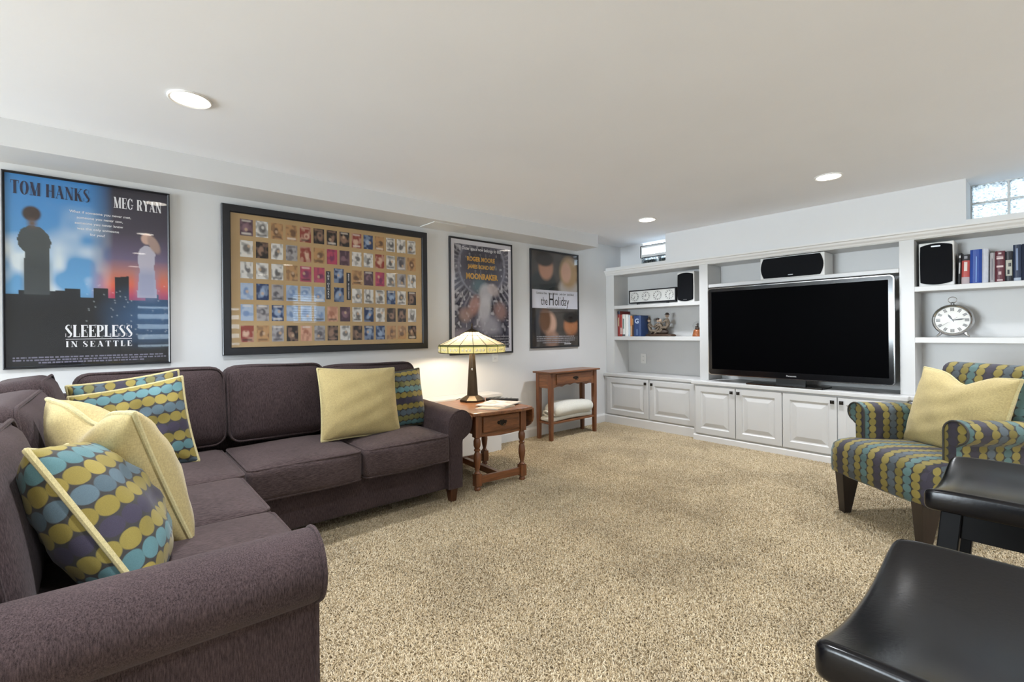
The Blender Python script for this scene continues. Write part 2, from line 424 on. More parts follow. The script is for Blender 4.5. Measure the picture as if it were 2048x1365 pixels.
def fat_text(txt, h, width=None, thick=0.27, thin=0.05, gap=0.07, space=0.45, depth=0.0006, tracking=0.0):
    b = MB(); x = 0.0; T = thick/2; t = thin/2; zz = [0.0]
    def quad(p, q, w):
        d = Vector((q[0]-p[0], q[1]-p[1])); nrm = Vector((-d.y, d.x)).normalized()
        if abs(d.y) > 1e-6 and abs(d.x) > 1e-6: off = Vector((w, 0))     # slanted strokes cut level
        else: off = nrm*w
        poly = [(p[0]+off.x, p[1]+off.y), (q[0]+off.x, q[1]+off.y), (q[0]-off.x, q[1]-off.y), (p[0]-off.x, p[1]-off.y)]
        zz[0] += 1e-5
        b.add([((a+x)*h, c*h, depth+zz[0]) for a, c in poly], [(0, 1, 2, 3)])
    def arc(cx, cy, a, bb, a0, a1, n=20, th=T*2, tn=t*2):
        zz[0] += 1e-5; o = []; i_ = []
        for k in range(n+1):
            s = math.radians(a0+(a1-a0)*k/n)
            o.append((cx+a*math.cos(s), cy+bb*math.sin(s))); i_.append((cx+(a-th)*math.cos(s), cy+(bb-tn)*math.sin(s)))
        vs = [((p+x)*h, q*h, depth+zz[0]) for p, q in o+i_]
        b.add(vs, [(k, k+1, n+2+k, n+1+k) for k in range(n)])
    for ch in txt:
        if ch == ' ': x += space; continue
        w, st = GLY[ch]
        for s in st:
            if s == 'ring': arc(.46, .5, .45, .52, 0, 360, 32)
            elif s == 'bowl': arc(.44, .735, .38, .265, -90, 90, 14)
            elif s == 'gee': arc(.46, .5, .45, .52, 38, 318, 28); quad((.76, .98), (.76, .68), t)
            elif s == 'ess':
                arc(.35, .745, .33, .275, 60, 200, 14, T*1.5); arc(.39, .255, .33, .275, -120, 20, 14, T*1.5)
                quad((.16, .72), (.58, .28), T*1.15); quad((.64, .98), (.64, .72), t); quad((.07, .02), (.07, .3), t)
            elif s[0] == 'W': quad(s[1], s[2], T)
            elif s[0] == 't': quad(s[1], s[2], t*1.3)
            else: quad(s[0], s[1], T if abs(s[0][0]-s[1][0]) < 1e-6 and abs(s[0][1]-s[1][1]) > 0.4 else t)
        x += w+gap+tracking
    tot = (x-gap-tracking)*h
    k = (width/tot) if width else 1.0
    b.v = [((p[0]-tot/2)*k, p[1], p[2]) for p in b.v]
    return mk_mesh('lettering', b, fixn=False)

def grid_print(name, w, h, img):
    """flat printed sheet: img is rows x cols x 3 (top row first), colours stored on the vertices"""
    R, C = img.shape[:2]
    xs = np.linspace(-w/2, w/2, C); ys = np.linspace(h/2, -h/2, R)
    X, Y = np.meshgrid(xs, ys); co = np.stack([X, Y, np.zeros_like(X)], -1).reshape(-1, 3)
    i = np.arange((R-1)*(C-1)); r, c = i//(C-1), i % (C-1); a = r*C+c
    f = np.stack([a, a+C, a+C+1, a+1], -1)
    me = bpy.data.meshes.new(name); nv, nf = len(co), len(f)
    me.vertices.add(nv); me.vertices.foreach_set('co', co.ravel())
    me.loops.add(nf*4); me.loops.foreach_set('vertex_index', f.ravel().astype(np.int32))
    me.polygons.add(nf); me.polygons.foreach_set('loop_start', np.arange(0, nf*4, 4, dtype=np.int32))
    me.update(calc_edges=True)
    at = me.color_attributes.new('ink', 'FLOAT_COLOR', 'POINT')
    at.data.foreach_set('color', np.concatenate([np.clip(img, 0, 1).reshape(-1, 3), np.ones((nv, 1))], 1).astype(np.float32).ravel())
    me.materials.append(print_mat())
    return me
def vnoise(R, C, n, seed=0):
    g = np.random.default_rng(seed).random((n+2, n+2))
    y = np.linspace(0, n, R); x = np.linspace(0, n, C); yi = y.astype(int); xi = x.astype(int)
    fy = (y-yi)[:, None]; fx = (x-xi)[None]; fy = fy*fy*(3-2*fy); fx = fx*fx*(3-2*fx)
    a = g[np.ix_(yi, xi)]; b_ = g[np.ix_(yi, xi+1)]; c = g[np.ix_(yi+1, xi)]; d = g[np.ix_(yi+1, xi+1)]
    return (a*(1-fx)+b_*fx)*(1-fy)+(c*(1-fx)+d*fx)*fy
class Paint:
    """soft brush on an array; u to the right, v downwards, both 0..1"""
    def __init__(s, R, C, col): s.a = np.ones((R, C, 3))*np.array(lin(col)); s.v, s.u = np.meshgrid(np.linspace(0, 1, R), np.linspace(0, 1, C), indexing='ij'); s.asp = R/C
    def lay(s, m, col): s.a = s.a*(1-m[..., None])+np.array(lin(col))*m[..., None]; return s
    def ell(s, cu, cv, ru, rv, col, soft=0.15, rot=0.0, op=1.0):
        du, dv = s.u-cu, (s.v-cv)*s.asp; c_, s_ = math.cos(rot), math.sin(rot)
        p = (du*c_+dv*s_)/ru; q = (-du*s_+dv*c_)/(rv*s.asp)
        d = np.sqrt(p*p+q*q); return s.lay(np.clip((1-d)/soft+0.5, 0, 1)*op, col)
    def rect(s, u0, u1, v0, v1, col, soft=0.004, op=1.0):
        m = np.clip((s.u-u0)/soft+.5, 0, 1)*np.clip((u1-s.u)/soft+.5, 0, 1)*np.clip((s.v-v0)/soft+.5, 0, 1)*np.clip((v1-s.v)/soft+.5, 0, 1)
        return s.lay(m*op, col)
    def grad(s, m, c0, c1):
        g = m[..., None]; s.a = np.array(lin(c0))*(1-g)+np.array(lin(c1))*g; return s
    def poly(s, pts, col, op=1.0):
        ins = np.zeros_like(s.u, bool); n = len(pts)
        for i in range(n):
            (x0, y0), (x1, y1) = pts[i], pts[(i+1) % n]
            if y0 == y1: continue
            c = ((s.v >= min(y0, y1)) & (s.v < max(y0, y1))) & (s.u < x0+(s.v-y0)*(x1-x0)/(y1-y0)); ins ^= c
        return s.lay(ins*op, col)

def skin_mesh(name, verts, edges, radii, root=0, sub=1):
    me = bpy.data.meshes.new(name); me.from_pydata(verts, edges, [])
    o = bpy.data.objects.new('tmp', me); COL.objects.link(o)
    md = o.modifiers.new('Skin', 'SKIN'); md.use_smooth_shade = True
    for i, sv in enumerate(me.skin_vertices[0].data): sv.radius = (radii[i], radii[i]); sv.use_root = (i == root)
    if sub: s_ = o.modifiers.new('Sub', 'SUBSURF'); s_.levels = sub; s_.render_levels = sub
    dg = bpy.context.evaluated_depsgraph_get(); dg.update()
    out = bpy.data.meshes.new_from_object(o.evaluated_get(dg), depsgraph=dg)
    bpy.data.objects.remove(o); bpy.data.meshes.remove(me)
    return out

# ==================================================================== the room
D1, D2 = 3.533, 4.504           # left wall plane, face of the built-ins
CZ = 2.12                       # ceiling height
XB, YR = -5.2, -3.0             # walls behind and to the right of the camera
XO = 4.80                       # inner face of the outer wall behind the built-ins

# floor: backing, then the pile standing on it
m, nt, b = new_mat('carpet_backing')
nt.links.new(ramp(nt, noise(nt, mapped(nt), 60, 3), [(0.3, lin('8d7c60')), (0.7, lin('a8977a'))]), b.inputs['Base Color']); b.inputs['Roughness'].default_value = 1.0
struct('floor', MB().box(XB-.15, XO+.15, YR-.15, D1+.15, -0.12, 0.0), m, 'beige carpeted floor')

struct('ceiling', MB().box(XB-.15, XO+.15, YR-.15, D1+.15, CZ, CZ+.15), CEIL, 'flat white painted ceiling')
struct('wall_left', MB().box(XB-.15, XO+.15, D1, D1+.15, 0, CZ), PAINT, 'white wall behind the framed posters')
struct('wall_back', MB().box(XB-.15, XB, YR, 1.1, 0, CZ).box(XB-.15, XB, 3.3, D1, 0, CZ).box(XB-.15, XB, 1.1, 3.3, 2.05, CZ), PAINT)
# right wall with an opening for a window
WX0, WX1, WZ0, WZ1 = 2.75, 3.30, 1.28, 1.95; VX0, VX1, VZ0, VZ1 = 0.30, 1.88, 0.85, 1.62
wr = MB().box(XB, VX0, YR-.15, YR, 0, CZ).box(VX1, WX0, YR-.15, YR, 0, CZ).box(WX1, XO+.15, YR-.15, YR, 0, CZ)
for a_, b_, c_, d_ in ((VX0, VX1, VZ0, VZ1), (WX0, WX1, WZ0, WZ1)): wr.box(a_, b_, YR-.15, YR, 0, c_).box(a_, b_, YR-.15, YR, d_, CZ)
struct('wall_right', wr, PAINT)
# far wall: outer leaf with the two window openings, the bulkhead over the built-ins and the return beside them
WA0, WA1 = 2.55, 3.215          # left window opening (y)
WB0, WB1 = -0.535, 0.419        # right window opening (y)
SILL = 1.835
wf = MB().box(XO, XO+.15, YR, D1, 0, SILL)
for y0, y1 in ((WA1, D1), (WB1, WA0), (YR, WB0)): wf.box(XO, XO+.15, y0, y1, SILL, CZ)
struct('wall_far', wf, PAINT, 'white wall behind the built-in shelves')
bh = MB().box(D2, XO, WB1, 2.735, 1.80, CZ)
struct('wall_bulkhead', bh, PAINT, 'white bulkhead above the television niche')
struct('wall_far_return', MB().box(D2, XO, YR, -0.53, 0, CZ), PAINT)
struct('trim_sill_ledge', MB().box(D2, XO+.02, -0.53, WB1, 1.80, SILL).box(D2, XO+.02, 2.735, D1, 1.80, SILL), TRIM, 'white ledges under the glass block windows')
# soffit along the left wall
sof = struct('ceiling_soffit', MB().box(XB, 3.982, 3.223, D1, 1.988, CZ), PAINT, 'long white soffit above the framed posters')
spart('soffit_panel', MB().box(1.99, 2.30, 3.28, 3.515, 1.982, 1.9885), TRIM, sof, bevel=0.002)
# low boxed ledge behind the sofa
struct('trim_ledge_box', MB().box(-1.2, 2.705, 3.33, D1, 0, 0.50), PAINT, 'low white boxed ledge behind sofa')
struct('trim_ledge_cap', MB().box(-1.2, 2.715, 3.318, D1, 0.50, 0.53), TRIM, 'white cap board of the low ledge', bevel=0.004)
struct('baseboard_left', MB().prism([(D1, 0), (D1-.016, 0), (D1-.016, .085), (D1-.006, .105), (D1, .105)], 2.705, D2-.03, 'x'), TRIM, 'white baseboard under the poster wall')
struct('baseboard_right', MB().box(XB, D2, YR, YR+.016, 0, .105), TRIM)

# ------------------------------------------------------------------ windows
m = bpy.data.materials.new('glass_block'); m.use_nodes = True; nt = m.node_tree; MATS['glass_block'] = m
nt.nodes.remove(nt.nodes['Principled BSDF'])
tr = N(nt, 'ShaderNodeBsdfTransparent'); tr.inputs[0].default_value = (0.93, 0.97, 0.98, 1)
tl = N(nt, 'ShaderNodeBsdfTranslucent'); tl.inputs[0].default_value = (0.93, 0.96, 0.98, 1)
gl = N(nt, 'ShaderNodeBsdfGlossy'); gl.inputs['Roughness'].default_value = 0.08
wv = N(nt, 'ShaderNodeTexNoise'); wv.inputs['Scale'].default_value = 20; wv.inputs['Distortion'].default_value = 2.2; wv.inputs['Detail'].default_value = 1
nt.links.new(mapped(nt, (1, 1, 1)), wv.inputs['Vector'])
bp = N(nt, 'ShaderNodeBump'); bp.inputs['Strength'].default_value = 0.9; bp.inputs['Distance'].default_value = 0.03
nt.links.new(wv.outputs['Fac'], bp.inputs['Height'])
for s_ in (tl, gl): nt.links.new(bp.outputs['Normal'], s_.inputs['Normal'])
mx = N(nt, 'ShaderNodeMixShader'); mx2 = N(nt, 'ShaderNodeMixShader')
nt.links.new(ramp(nt, wv.outputs['Fac'], [(0.35, (0.05, 0.05, 0.05)), (0.62, (0.6, 0.6, 0.6))]), mx.inputs[0])
wv2 = N(nt, 'ShaderNodeTexNoise'); wv2.inputs['Scale'].default_value = 26; wv2.inputs['Distortion'].default_value = 3.0; wv2.inputs['Detail'].default_value = 2
nt.links.new(mapped(nt, (1, 1, 1.6)), wv2.inputs['Vector'])
nt.links.new(ramp(nt, wv2.outputs['Fac'], [(0.36, (0.10, 0.12, 0.13)), (0.60, (0.62, 0.64, 0.65))]), tr.inputs[0])  # darker tint stands in for dim surroundings refracted by the glass
nt.links.new(tr.outputs[0], mx.inputs[1]); nt.links.new(tl.outputs[0], mx.inputs[2])
fr = N(nt, 'ShaderNodeLayerWeight'); fr.inputs['Blend'].default_value = 0.5; nt.links.new(bp.outputs['Normal'], fr.inputs['Normal'])
nt.links.new(math_n(nt, 'ADD', math_n(nt, 'MULTIPLY', math_n(nt, 'POWER', fr.outputs['Facing'], 4.0), 0.8), 0.04), mx2.inputs[0]); nt.links.new(mx.outputs[0], mx2.inputs[1]); nt.links.new(gl.outputs[0], mx2.inputs[2])
nt.links.new(mx2.outputs[0], nt.nodes['Material Output'].inputs['Surface'])
GB = m
MORTAR = plain('white_mortar', 'd6d6d3', 0.7, var=0.03)
CLEAR = pane_mat('clear_pane', (0.96, 0.98, 1.0))

def block_mesh(y0, y1, z0, z1, x0, x1):
    b = MB().box(x0, x1, y0, y1, z0, z1)
    return mk_mesh('glass_block', b, smooth=True, bevel=0.012, seg=3)
XW = 4.754
def glass_block_window(name, ys, zs, label):
    w = sroot(name, label)
    b = MB()                                   # mortar joints as a recessed grid
    y0, y1, z0, z1 = ys[0], ys[-1], zs[0], zs[-1]
    for y in ys: b.box(XW+.012, XW+.07, max(y-.006, y0), min(y+.006, y1), z0, z1)
    for z in zs: b.box(XW+.0125, XW+.0695, y0, y1, max(z-.006, z0), min(z+.006, z1))
    spart('mortar_grid', b, MORTAR, w)
    for i in range(len(ys)-1):
        for j in range(len(zs)-1):
            spart('glass_block', block_mesh(ys[i]+.005, ys[i+1]-.005, zs[j]+.005, zs[j+1]-.005, XW, XW+.075), GB, w)
    return w
ysb = [WB1-.0-k*.1905 for k in range(6)][::-1]; ysb[0] = WB0
glass_block_window('window_2', [WB0, -.343, -.1525, .038, .2285, .419], [SILL, 1.985, 2.12], 'glass block window above the bookcase with navy books')
# left window: two rows of glass block under a white hopper sash
w1 = sroot('window_1', 'small high window over the four-dial clock')
yb = [2.56, 2.76, 2.985, 3.21]
b = MB()
for y in yb: b.box(XW+.012, XW+.07, max(y-.005, 2.55), min(y+.005, 3.215), SILL, 1.945)
b.box(XW+.012, XW+.07, 2.55, 3.215, SILL, SILL+.006)
spart('mortar_grid', b, MORTAR, w1)
DARKGL = pane_mat('dark_block_core', (0.12, 0.2, 0.22), gain=2.0)
for i in range(3):
    bo = spart('glass_block', block_mesh(yb[i]+.005, yb[i+1]-.005, SILL+.006, 1.94, XW, XW+.075), GB, w1)
    spart('block_core', mk_mesh('block_core', MB().box(XW+.02, XW+.055, yb[i]+.03, yb[i+1]-.03, SILL+.02, 1.918), bevel=.01), plain('dark_teal_glass', '27393b', 0.25, var=0.4, vscale=30), w1)
b = MB().box(XW-.004, XW+.06, 2.55, 3.215, 1.945, 1.975).box(XW-.004, XW+.06, 2.55, 3.215, 2.055, 2.075).box(XW-.004, XW+.06, 3.19, 3.215, 1.975, 2.055)
spart('sash_frame', b, TRIM, w1, bevel=.003)
spart('sash_gasket', MB().box(XW-.006, XW+.05, 2.55, 3.21, 2.075, 2.082).box(XW-.006, XW+.05, 3.205, 3.2145, 1.94, 2.075).box(XW-.006, XW+.05, 2.55, 3.21, 1.939, 1.945), BLACKP, w1)
spart('pane', MB().box(XW+.02, XW+.026, 2.55, 3.19, 1.975, 2.055), CLEAR, w1)
spart('pane', MB().box(XW+.02, XW+.026, 2.55, 3.215, 2.082, 2.12), CLEAR, w1)
# two high windows with blinds in the right wall (seen mirrored in the picture glass)
def blind_window(name, x0, x1, WZ0, WZ1, label, ns=12, sw=.022):
    w3 = sroot(name, label); b = MB()
    for a, c in ((x0, x0+.04), (x1-.04, x1)): b.box(a, c, YR-.10, YR-.04, WZ0, WZ1)
    b.box(x0+.04, x1-.04, YR-.10, YR-.04, WZ0, WZ0+.04).box(x0+.04, x1-.04, YR-.10, YR-.04, WZ1-.04, WZ1)
    spart('window_frame', b, TRIM, w3)
    spart('pane', MB().box(x0+.04, x1-.04, YR-.075, YR-.07, WZ0+.04, WZ1-.04), CLEAR, w3)
    sl = mk_mesh('slat', MB().box(x0+.02, x1-.02, -sw, sw, -.001, .001))
    for k in range(ns):
        o = spart('slat', sl, TRIM, w3); o.matrix_parent_inverse = Matrix()
        o.location = (0, YR-.02, WZ0+.04+(k+.5)*(WZ1-WZ0-.08)/ns); o.rotation_euler = (0.5 if ns > 6 else 1.35, 0, 0)
blind_window('window_3', WX0, WX1, WZ0, WZ1, 'smaller high window with white blinds in the right wall')
blind_window('window_4', VX0, VX1, VZ0, VZ1, 'wide window with white blinds in the right wall', 4, .048)
# glazed door added in the unseen back wall to go with the fill light
d1 = sroot('added_door_1', 'glazed sliding door added in the unseen wall behind the camera')
b = MB()
for a, c in ((1.1, 1.16), (2.16, 2.24), (3.24, 3.3)): b.box(XB-.11, XB-.04, a, c, 0, 2.05)
for a, c in ((1.16, 2.16), (2.24, 3.24)): b.box(XB-.11, XB-.04, a, c, 0, .07).box(XB-.11, XB-.04, a, c, 1.98, 2.05)
spart('added_door_frame', b, TRIM, d1)

# ------------------------------------------------------------------ carpet pile (stuff): one tile of tufts, repeated by geometry nodes
def carpet():
    T = 0.52; n = 8800
    P = nrng.random((n, 2))*T
    ang = nrng.random(n)*2*PI; lean = 0.004+0.008*nrng.random(n); hgt = 0.007+0.007*nrng.random(n); tw = nrng.random(n)*2*PI
    rad = 0.0019+0.0013*nrng.random(n)
    vs = np.zeros((n, 7, 3)); k3 = np.array([0, 2*PI/3, 4*PI/3])
    dx, dy = np.cos(ang), np.sin(ang)
    for j in range(3):
        vs[:, j, 0] = P[:, 0]+rad*np.cos(tw+k3[j]); vs[:, j, 1] = P[:, 1]+rad*np.sin(tw+k3[j]); vs[:, j, 2] = 0
        vs[:, 3+j, 0] = P[:, 0]+.45*lean*dx+rad*1.15*np.cos(tw+.7+k3[j]); vs[:, 3+j, 1] = P[:, 1]+.45*lean*dy+rad*1.15*np.sin(tw+.7+k3[j]); vs[:, 3+j, 2] = hgt*.72
    vs[:, 6, 0] = P[:, 0]+lean*dx; vs[:, 6, 1] = P[:, 1]+lean*dy; vs[:, 6, 2] = hgt
    fs = []
    for j in range(3):
        q = (j+1) % 3; fs += [(j, q, 3+q), (j, 3+q, 3+j), (3+j, 3+q, 6)]
    fs = (np.array(fs)[None]+(np.arange(n)*7)[:, None, None]).reshape(-1, 3)
    me = bpy.data.meshes.new('pile_tile'); nv, nf = n*7, len(fs)
    me.vertices.add(nv); me.vertices.foreach_set('co', (vs.reshape(-1, 3)-[T/2, T/2, 0]).ravel())
    me.loops.add(nf*3); me.loops.foreach_set('vertex_index', fs.ravel().astype(np.int32))
    me.polygons.add(nf); me.polygons.foreach_set('loop_start', np.arange(0, nf*3, 3, dtype=np.int32))
    me.update(calc_edges=True)
    at = me.attributes.new('tint', 'FLOAT', 'POINT'); at.data.foreach_set('value', np.repeat(nrng.random(n), 7).astype(np.float32))
    m, nt, b = new_mat('carpet_pile')
    a = N(nt, 'ShaderNodeAttribute', attribute_name='tint')
    geo = N(nt, 'ShaderNodeNewGeometry')
    nz = noise(nt, geo.outputs['Position'], 2.1, 3, 0.6)
    c = ramp(nt, a.outputs['Fac'], [(0.0, lin('b29f7c')), (0.5, lin('cebb9a')), (1.0, lin('e2d4b7'))])
    c = mix_col(nt, 1.0, c, ramp(nt, nz, [(0.36, (0.80, 0.79, 0.78)), (0.56, (1.0, 1.0, 1.0))]), 'MULTIPLY')  # broad darker patches paint in the shading of leaning pile
    nt.links.new(c, b.inputs['Base Color']); b.inputs['Roughness'].default_value = 0.95; b.inputs['Specular IOR Level'].default_value = 0.1
    b.inputs['Sheen Weight'].default_value = 0.1
    me.materials.append(m)
    tile = bpy.data.objects.new('pile_tile', me)          # never linked: only its mesh is used
    pts = []
    for i in range(-1, 9):
        for j in range(-3, 8):
            x, y = i*T+T/2-.1, j*T-.35
            if x > 4.5 or y > 3.6: continue
            if math.cos(YAW-.95)*0 + (x*math.cos(YAW)+y*math.sin(YAW)) < 0.35: continue
            pts.append((x, y, 0.0))
    pm = bpy.data.meshes.new('carpet_pile'); pm.from_pydata(pts, [], [])
    o = bpy.data.objects.new('carpet_pile', pm); COL.objects.link(o)
    o['label'] = 'beige cut-pile carpet covering the whole floor'; o['category'] = 'carpet'; o['kind'] = 'stuff'
    ng = bpy.data.node_groups.new('pile', 'GeometryNodeTree')
    ng.interface.new_socket('Geometry', in_out='INPUT', socket_type='NodeSocketGeometry')
    ng.interface.new_socket('Geometry', in_out='OUTPUT', socket_type='NodeSocketGeometry')
    gi = ng.nodes.new('NodeGroupInput'); go = ng.nodes.new('NodeGroupOutput')
    oi = ng.nodes.new('GeometryNodeObjectInfo'); oi.inputs['Object'].default_value = tile
    inst = ng.nodes.new('GeometryNodeInstanceOnPoints')
    rv = ng.nodes.new('FunctionNodeRandomValue'); rv.data_type = 'INT'
    rv.inputs[4].default_value = 0; rv.inputs[5].default_value = 3
    mu = ng.nodes.new('ShaderNodeMath'); mu.operation = 'MULTIPLY'; mu.inputs[1].default_value = PI/2
    cx = ng.nodes.new('ShaderNodeCombineXYZ')
    ng.links.new(gi.outputs[0], inst.inputs['Points']); ng.links.new(oi.outputs['Geometry'], inst.inputs['Instance'])
    ng.links.new(rv.outputs[2], mu.inputs[0]); ng.links.new(mu.outputs[0], cx.inputs[2]); ng.links.new(cx.outputs[0], inst.inputs['Rotation'])
    ng.links.new(inst.outputs[0], go.inputs[0])
    md = o.modifiers.new('pile', 'NODES'); md.node_group = ng
carpet()

# ------------------------------------------------------------------ ceiling downlights
LIT = emis('downlight_lens', 'fff6ea', LENS_STRENGTH); LIT.cycles.emission_sampling = 'NONE'
def downlight(x, y, label):
    t = thing('ceiling_downlight', label, 'ceiling light', (x, y, CZ), 'recessed ceiling downlights')
    part('trim_ring', MB().lathe([(.083, CZ-.001), (.083, CZ-.006), (.078, CZ-.009), (.070, CZ-.006), (.070, CZ-.001)], 32, (x, y, 0), cap=False), WHITEP, t, smooth=True)
    sp = bpy.data.lights.new('downlight_beam', 'SPOT'); sp.energy = SPOT_POWER; sp.spot_size = math.radians(132); sp.spot_blend = 1.0; sp.shadow_soft_size = 0.06; sp.color = (0.91, 0.945, 1.0)
    so = bpy.data.objects.new('downlight_beam', sp); COL.objects.link(so); so.parent = t; so.location = (0, 0, -.02)
    part('lens', MB().lathe([(.0699, CZ-.0045), (.05, CZ-.006), (1e-4, CZ-.0065)], 32, (x, y, 0), cap=False), LIT, t)
downlight(.268, 2.461, 'lit round downlight in the ceiling above the sofa')
downlight(3.696, 1.013, 'lit round downlight in ceiling in front of the television')
downlight(3.788, 2.487, 'lit round downlight nearest the small high window')
for x, y, w_ in ((.27, 1.01, 'above the near arm of the sofa'), (.27, -.46, 'right behind the camera'), (3.72, -.46, 'beyond the right bookcase'), (2.0, -.46, 'above the right side of the stools'), (.27, -1.93, 'before the wide blind window'), (2.0, -1.93, 'between the two blind windows'), (3.72, -1.93, 'in the far right corner'), (-1.5, 2.46, 'behind the sofa corner'), (-1.5, .6, 'behind the short side of the sofa'), (-3.2, .6, 'near the added glazed door')):  # out-of-view lights carrying on the grid, added to brighten the room
    downlight(x, y, 'lit round ceiling downlight added out of view, '+w_)

# ==================================================================== built-in cupboards and shelves
def door(parent, X, y0, y1, z0, z1, knob_y, label=None):
    """raised panel door facing -x; y0 > y1 allowed"""
    y0, y1 = min(y0, y1), max(y0, y1)
    b = MB(); loops = []
    prof = [(0, .0), (0, -.016), (.004, -.019), (.055, -.019), (.062, -.012), (.070, -.010), (.072, -.010), (.105, -.018), (.108, -.0185)]
    vs = []; fs = []
    for ins, d in prof:
        vs += [(X+d, y0+ins, z0+ins), (X+d, y1-ins, z0+ins), (X+d, y1-ins, z1-ins), (X+d, y0+ins, z1-ins)]
    for i in range(len(prof)-1):
        for k in range(4): fs.append((i*4+k, i*4+(k+1) % 4, (i+1)*4+(k+1) % 4, (i+1)*4+k))
    n = len(prof)-1; fs.append((n*4, n*4+1, n*4+2, n*4+3)); fs.append((3, 2, 1, 0))
    b.add(vs, fs)
    d = part('door', b, CABW, parent)
    kb = MB(); kz = z1-.040; x = X-.019
    kb.lathe([(.005, x+.002), (.005, x-.012)], 10, (0, knob_y, kz), 'x')
    kb.add([(x-.012, knob_y-.014, kz-.014), (x-.012, knob_y+.014, kz-.014), (x-.012, knob_y+.014, kz+.014), (x-.012, knob_y-.014, kz+.014),
            (x-.018, knob_y-.014, kz-.014), (x-.018, knob_y+.014, kz-.014), (x-.018, knob_y+.014, kz+.014), (x-.018, knob_y-.014, kz+.014),
            (x-.026, knob_y, kz)], [(0, 1, 2, 3), (0, 1, 5, 4), (1, 2, 6, 5), (2, 3, 7, 6), (3, 0, 4, 7), (4, 5, 8), (5, 6, 8), (6, 7, 8), (7, 4, 8)])
    part('knob', kb, KNOB, d, label='small dark square knob')
CT = 0.59                        # worktop height
def base_cabinet(X, y0, y1, doors, label, plinth=.10):
    t = thing('base_cabinet', label, 'cabinet', (X+.1, (y0+y1)/2, 0), 'base cabinets of the built-in wall')
    part('body', MB().box(X, XO-.001, y0, y1, 0, CT-.035), CABW, t)
    part('plinth', MB().prism([(X-.018, 0), (X, 0), (X, plinth), (X-.010, plinth), (X-.018, plinth-.012)], y0, y1, 'y'), TRIM, t)
    for a, c, k in doors: door(t, X, a, c, plinth+.012, CT-.047, k)
    return t
base_cabinet(4.462, 2.372, 3.530, [(3.485, 2.925, 2.955), (2.905, 2.385, 2.875)], 'white two-door base cabinet in the corner, under four-dial clock', .105)
base_cabinet(4.390, .735, 2.368, [(2.345, 1.957, 1.985), (1.951, 1.560, 1.923), (1.553, 1.157, 1.185), (1.151, .755, 1.123)], 'white four-door base cabinet under the television', .066)
base_cabinet(4.462, -.47, .731, [(.715, .13, .16), (.12, -.46, .09)], 'white base cabinet behind the patterned armchair', .105)
ct = [(XO-.002, 3.531), (4.440, 3.531), (4.440, 2.385), (4.362, 2.385), (4.362, .718), (4.440, .718), (4.440, -.485), (XO-.002, -.485)]
solo('worktop', MB().prism(ct, CT-.035, CT, 'z'), CABW, 'long white stepped worktop over the base cabinets', 'worktop', bevel=0.006)

def shelf_unit(name, label, cat, y0, y1, shelves, stiles, group=None):
    """open unit between y0 (right) and y1 (left)"""
    t = thing(name, label, cat, (D2+.1, (y0+y1)/2, CT), group)
    part('back_panel', MB().box(XO-.022, XO-.003, y0, y1, CT+.001, 1.79), CABW, t)
    part('top_panel', MB().box(D2, XO-.023, y0, y1, 1.738, 1.7985), CABW, t)
    for (a, c) in stiles: part('side_panel', MB().box(D2-.001, XO-.024, a, c, CT+.001, 1.7375), CABW, t)
    for (z0, z1) in shelves: part('shelf', MB().box(D2+.004, XO-.024, y0+.001, y1-.001, z0, z1), CABW, t, bevel=0.003)
    return t
shelf_unit('bookcase', 'white built-in bookcase in the corner, holding four-dial clock', 'bookcase', 2.272, 3.531, [(1.343, 1.381), (.979, 1.021)], [(3.414, 3.531), (2.272, 2.360)], 'built-in bookcases')
shelf_unit('television_niche', 'white built-in niche framing the television', 'shelf unit', .786, 2.270, [(1.506, 1.538)], [], None)
shelf_unit('bookcase', 'white built-in bookcase at right holding the round clock', 'bookcase', -.47, .784, [(1.355, 1.392), (.978, 1.018)], [(.698, .784), (-.47, -.36)], 'built-in bookcases')
cm = [(D2-.001, 1.742), (D2-.006, 1.745), (D2-.010, 1.757), (D2-.022, 1.770), (D2-.026, 1.784), (D2-.036, 1.790), (D2-.036, 1.803), (D2+.02, 1.803), (D2+.02, 1.7995), (D2-.001, 1.7995)]
cb = MB().prism([(x, z) for x, z in cm], -.48, 3.5315, 'y')
struct('trim_crown', cb, TRIM, 'white crown moulding along the top of the built-ins')

# outlet plates
def outlet(name, label, c, axis):
    t = thing(name, label, 'outlet', c, 'white wall outlets')
    def bx(u0, u1, z0, z1, d0, d1):
        return MB().box(c[0]+u0, c[0]+u1, c[1]-d1, c[1]-d0, c[2]+z0, c[2]+z1) if axis == 'y' else MB().box(c[0]-d1, c[0]-d0, c[1]+u0, c[1]+u1, c[2]+z0, c[2]+z1)
    part('cover_plate', bx(-.036, .036, 0, .115, .0005, .006), WHITEP, t, bevel=.002)
    for z in (.018, .064):
        s_ = part('socket', bx(-.017, .017, z, z+.033, .004, .009), WHITEP, t, bevel=.004)
        for u in (-.007, .006): part('slot', bx(u, u+.002, z+.012, z+.024, .0085, .0092), BLACKP, s_)
    return t
outlet('wall_outlet', 'white wall outlet below the space poster', (2.80, D1, .80), 'y')
outlet('shelf_outlet', 'white outlet on the back panel of the corner bookcase', (XO-.022, 3.20, .70), 'x')

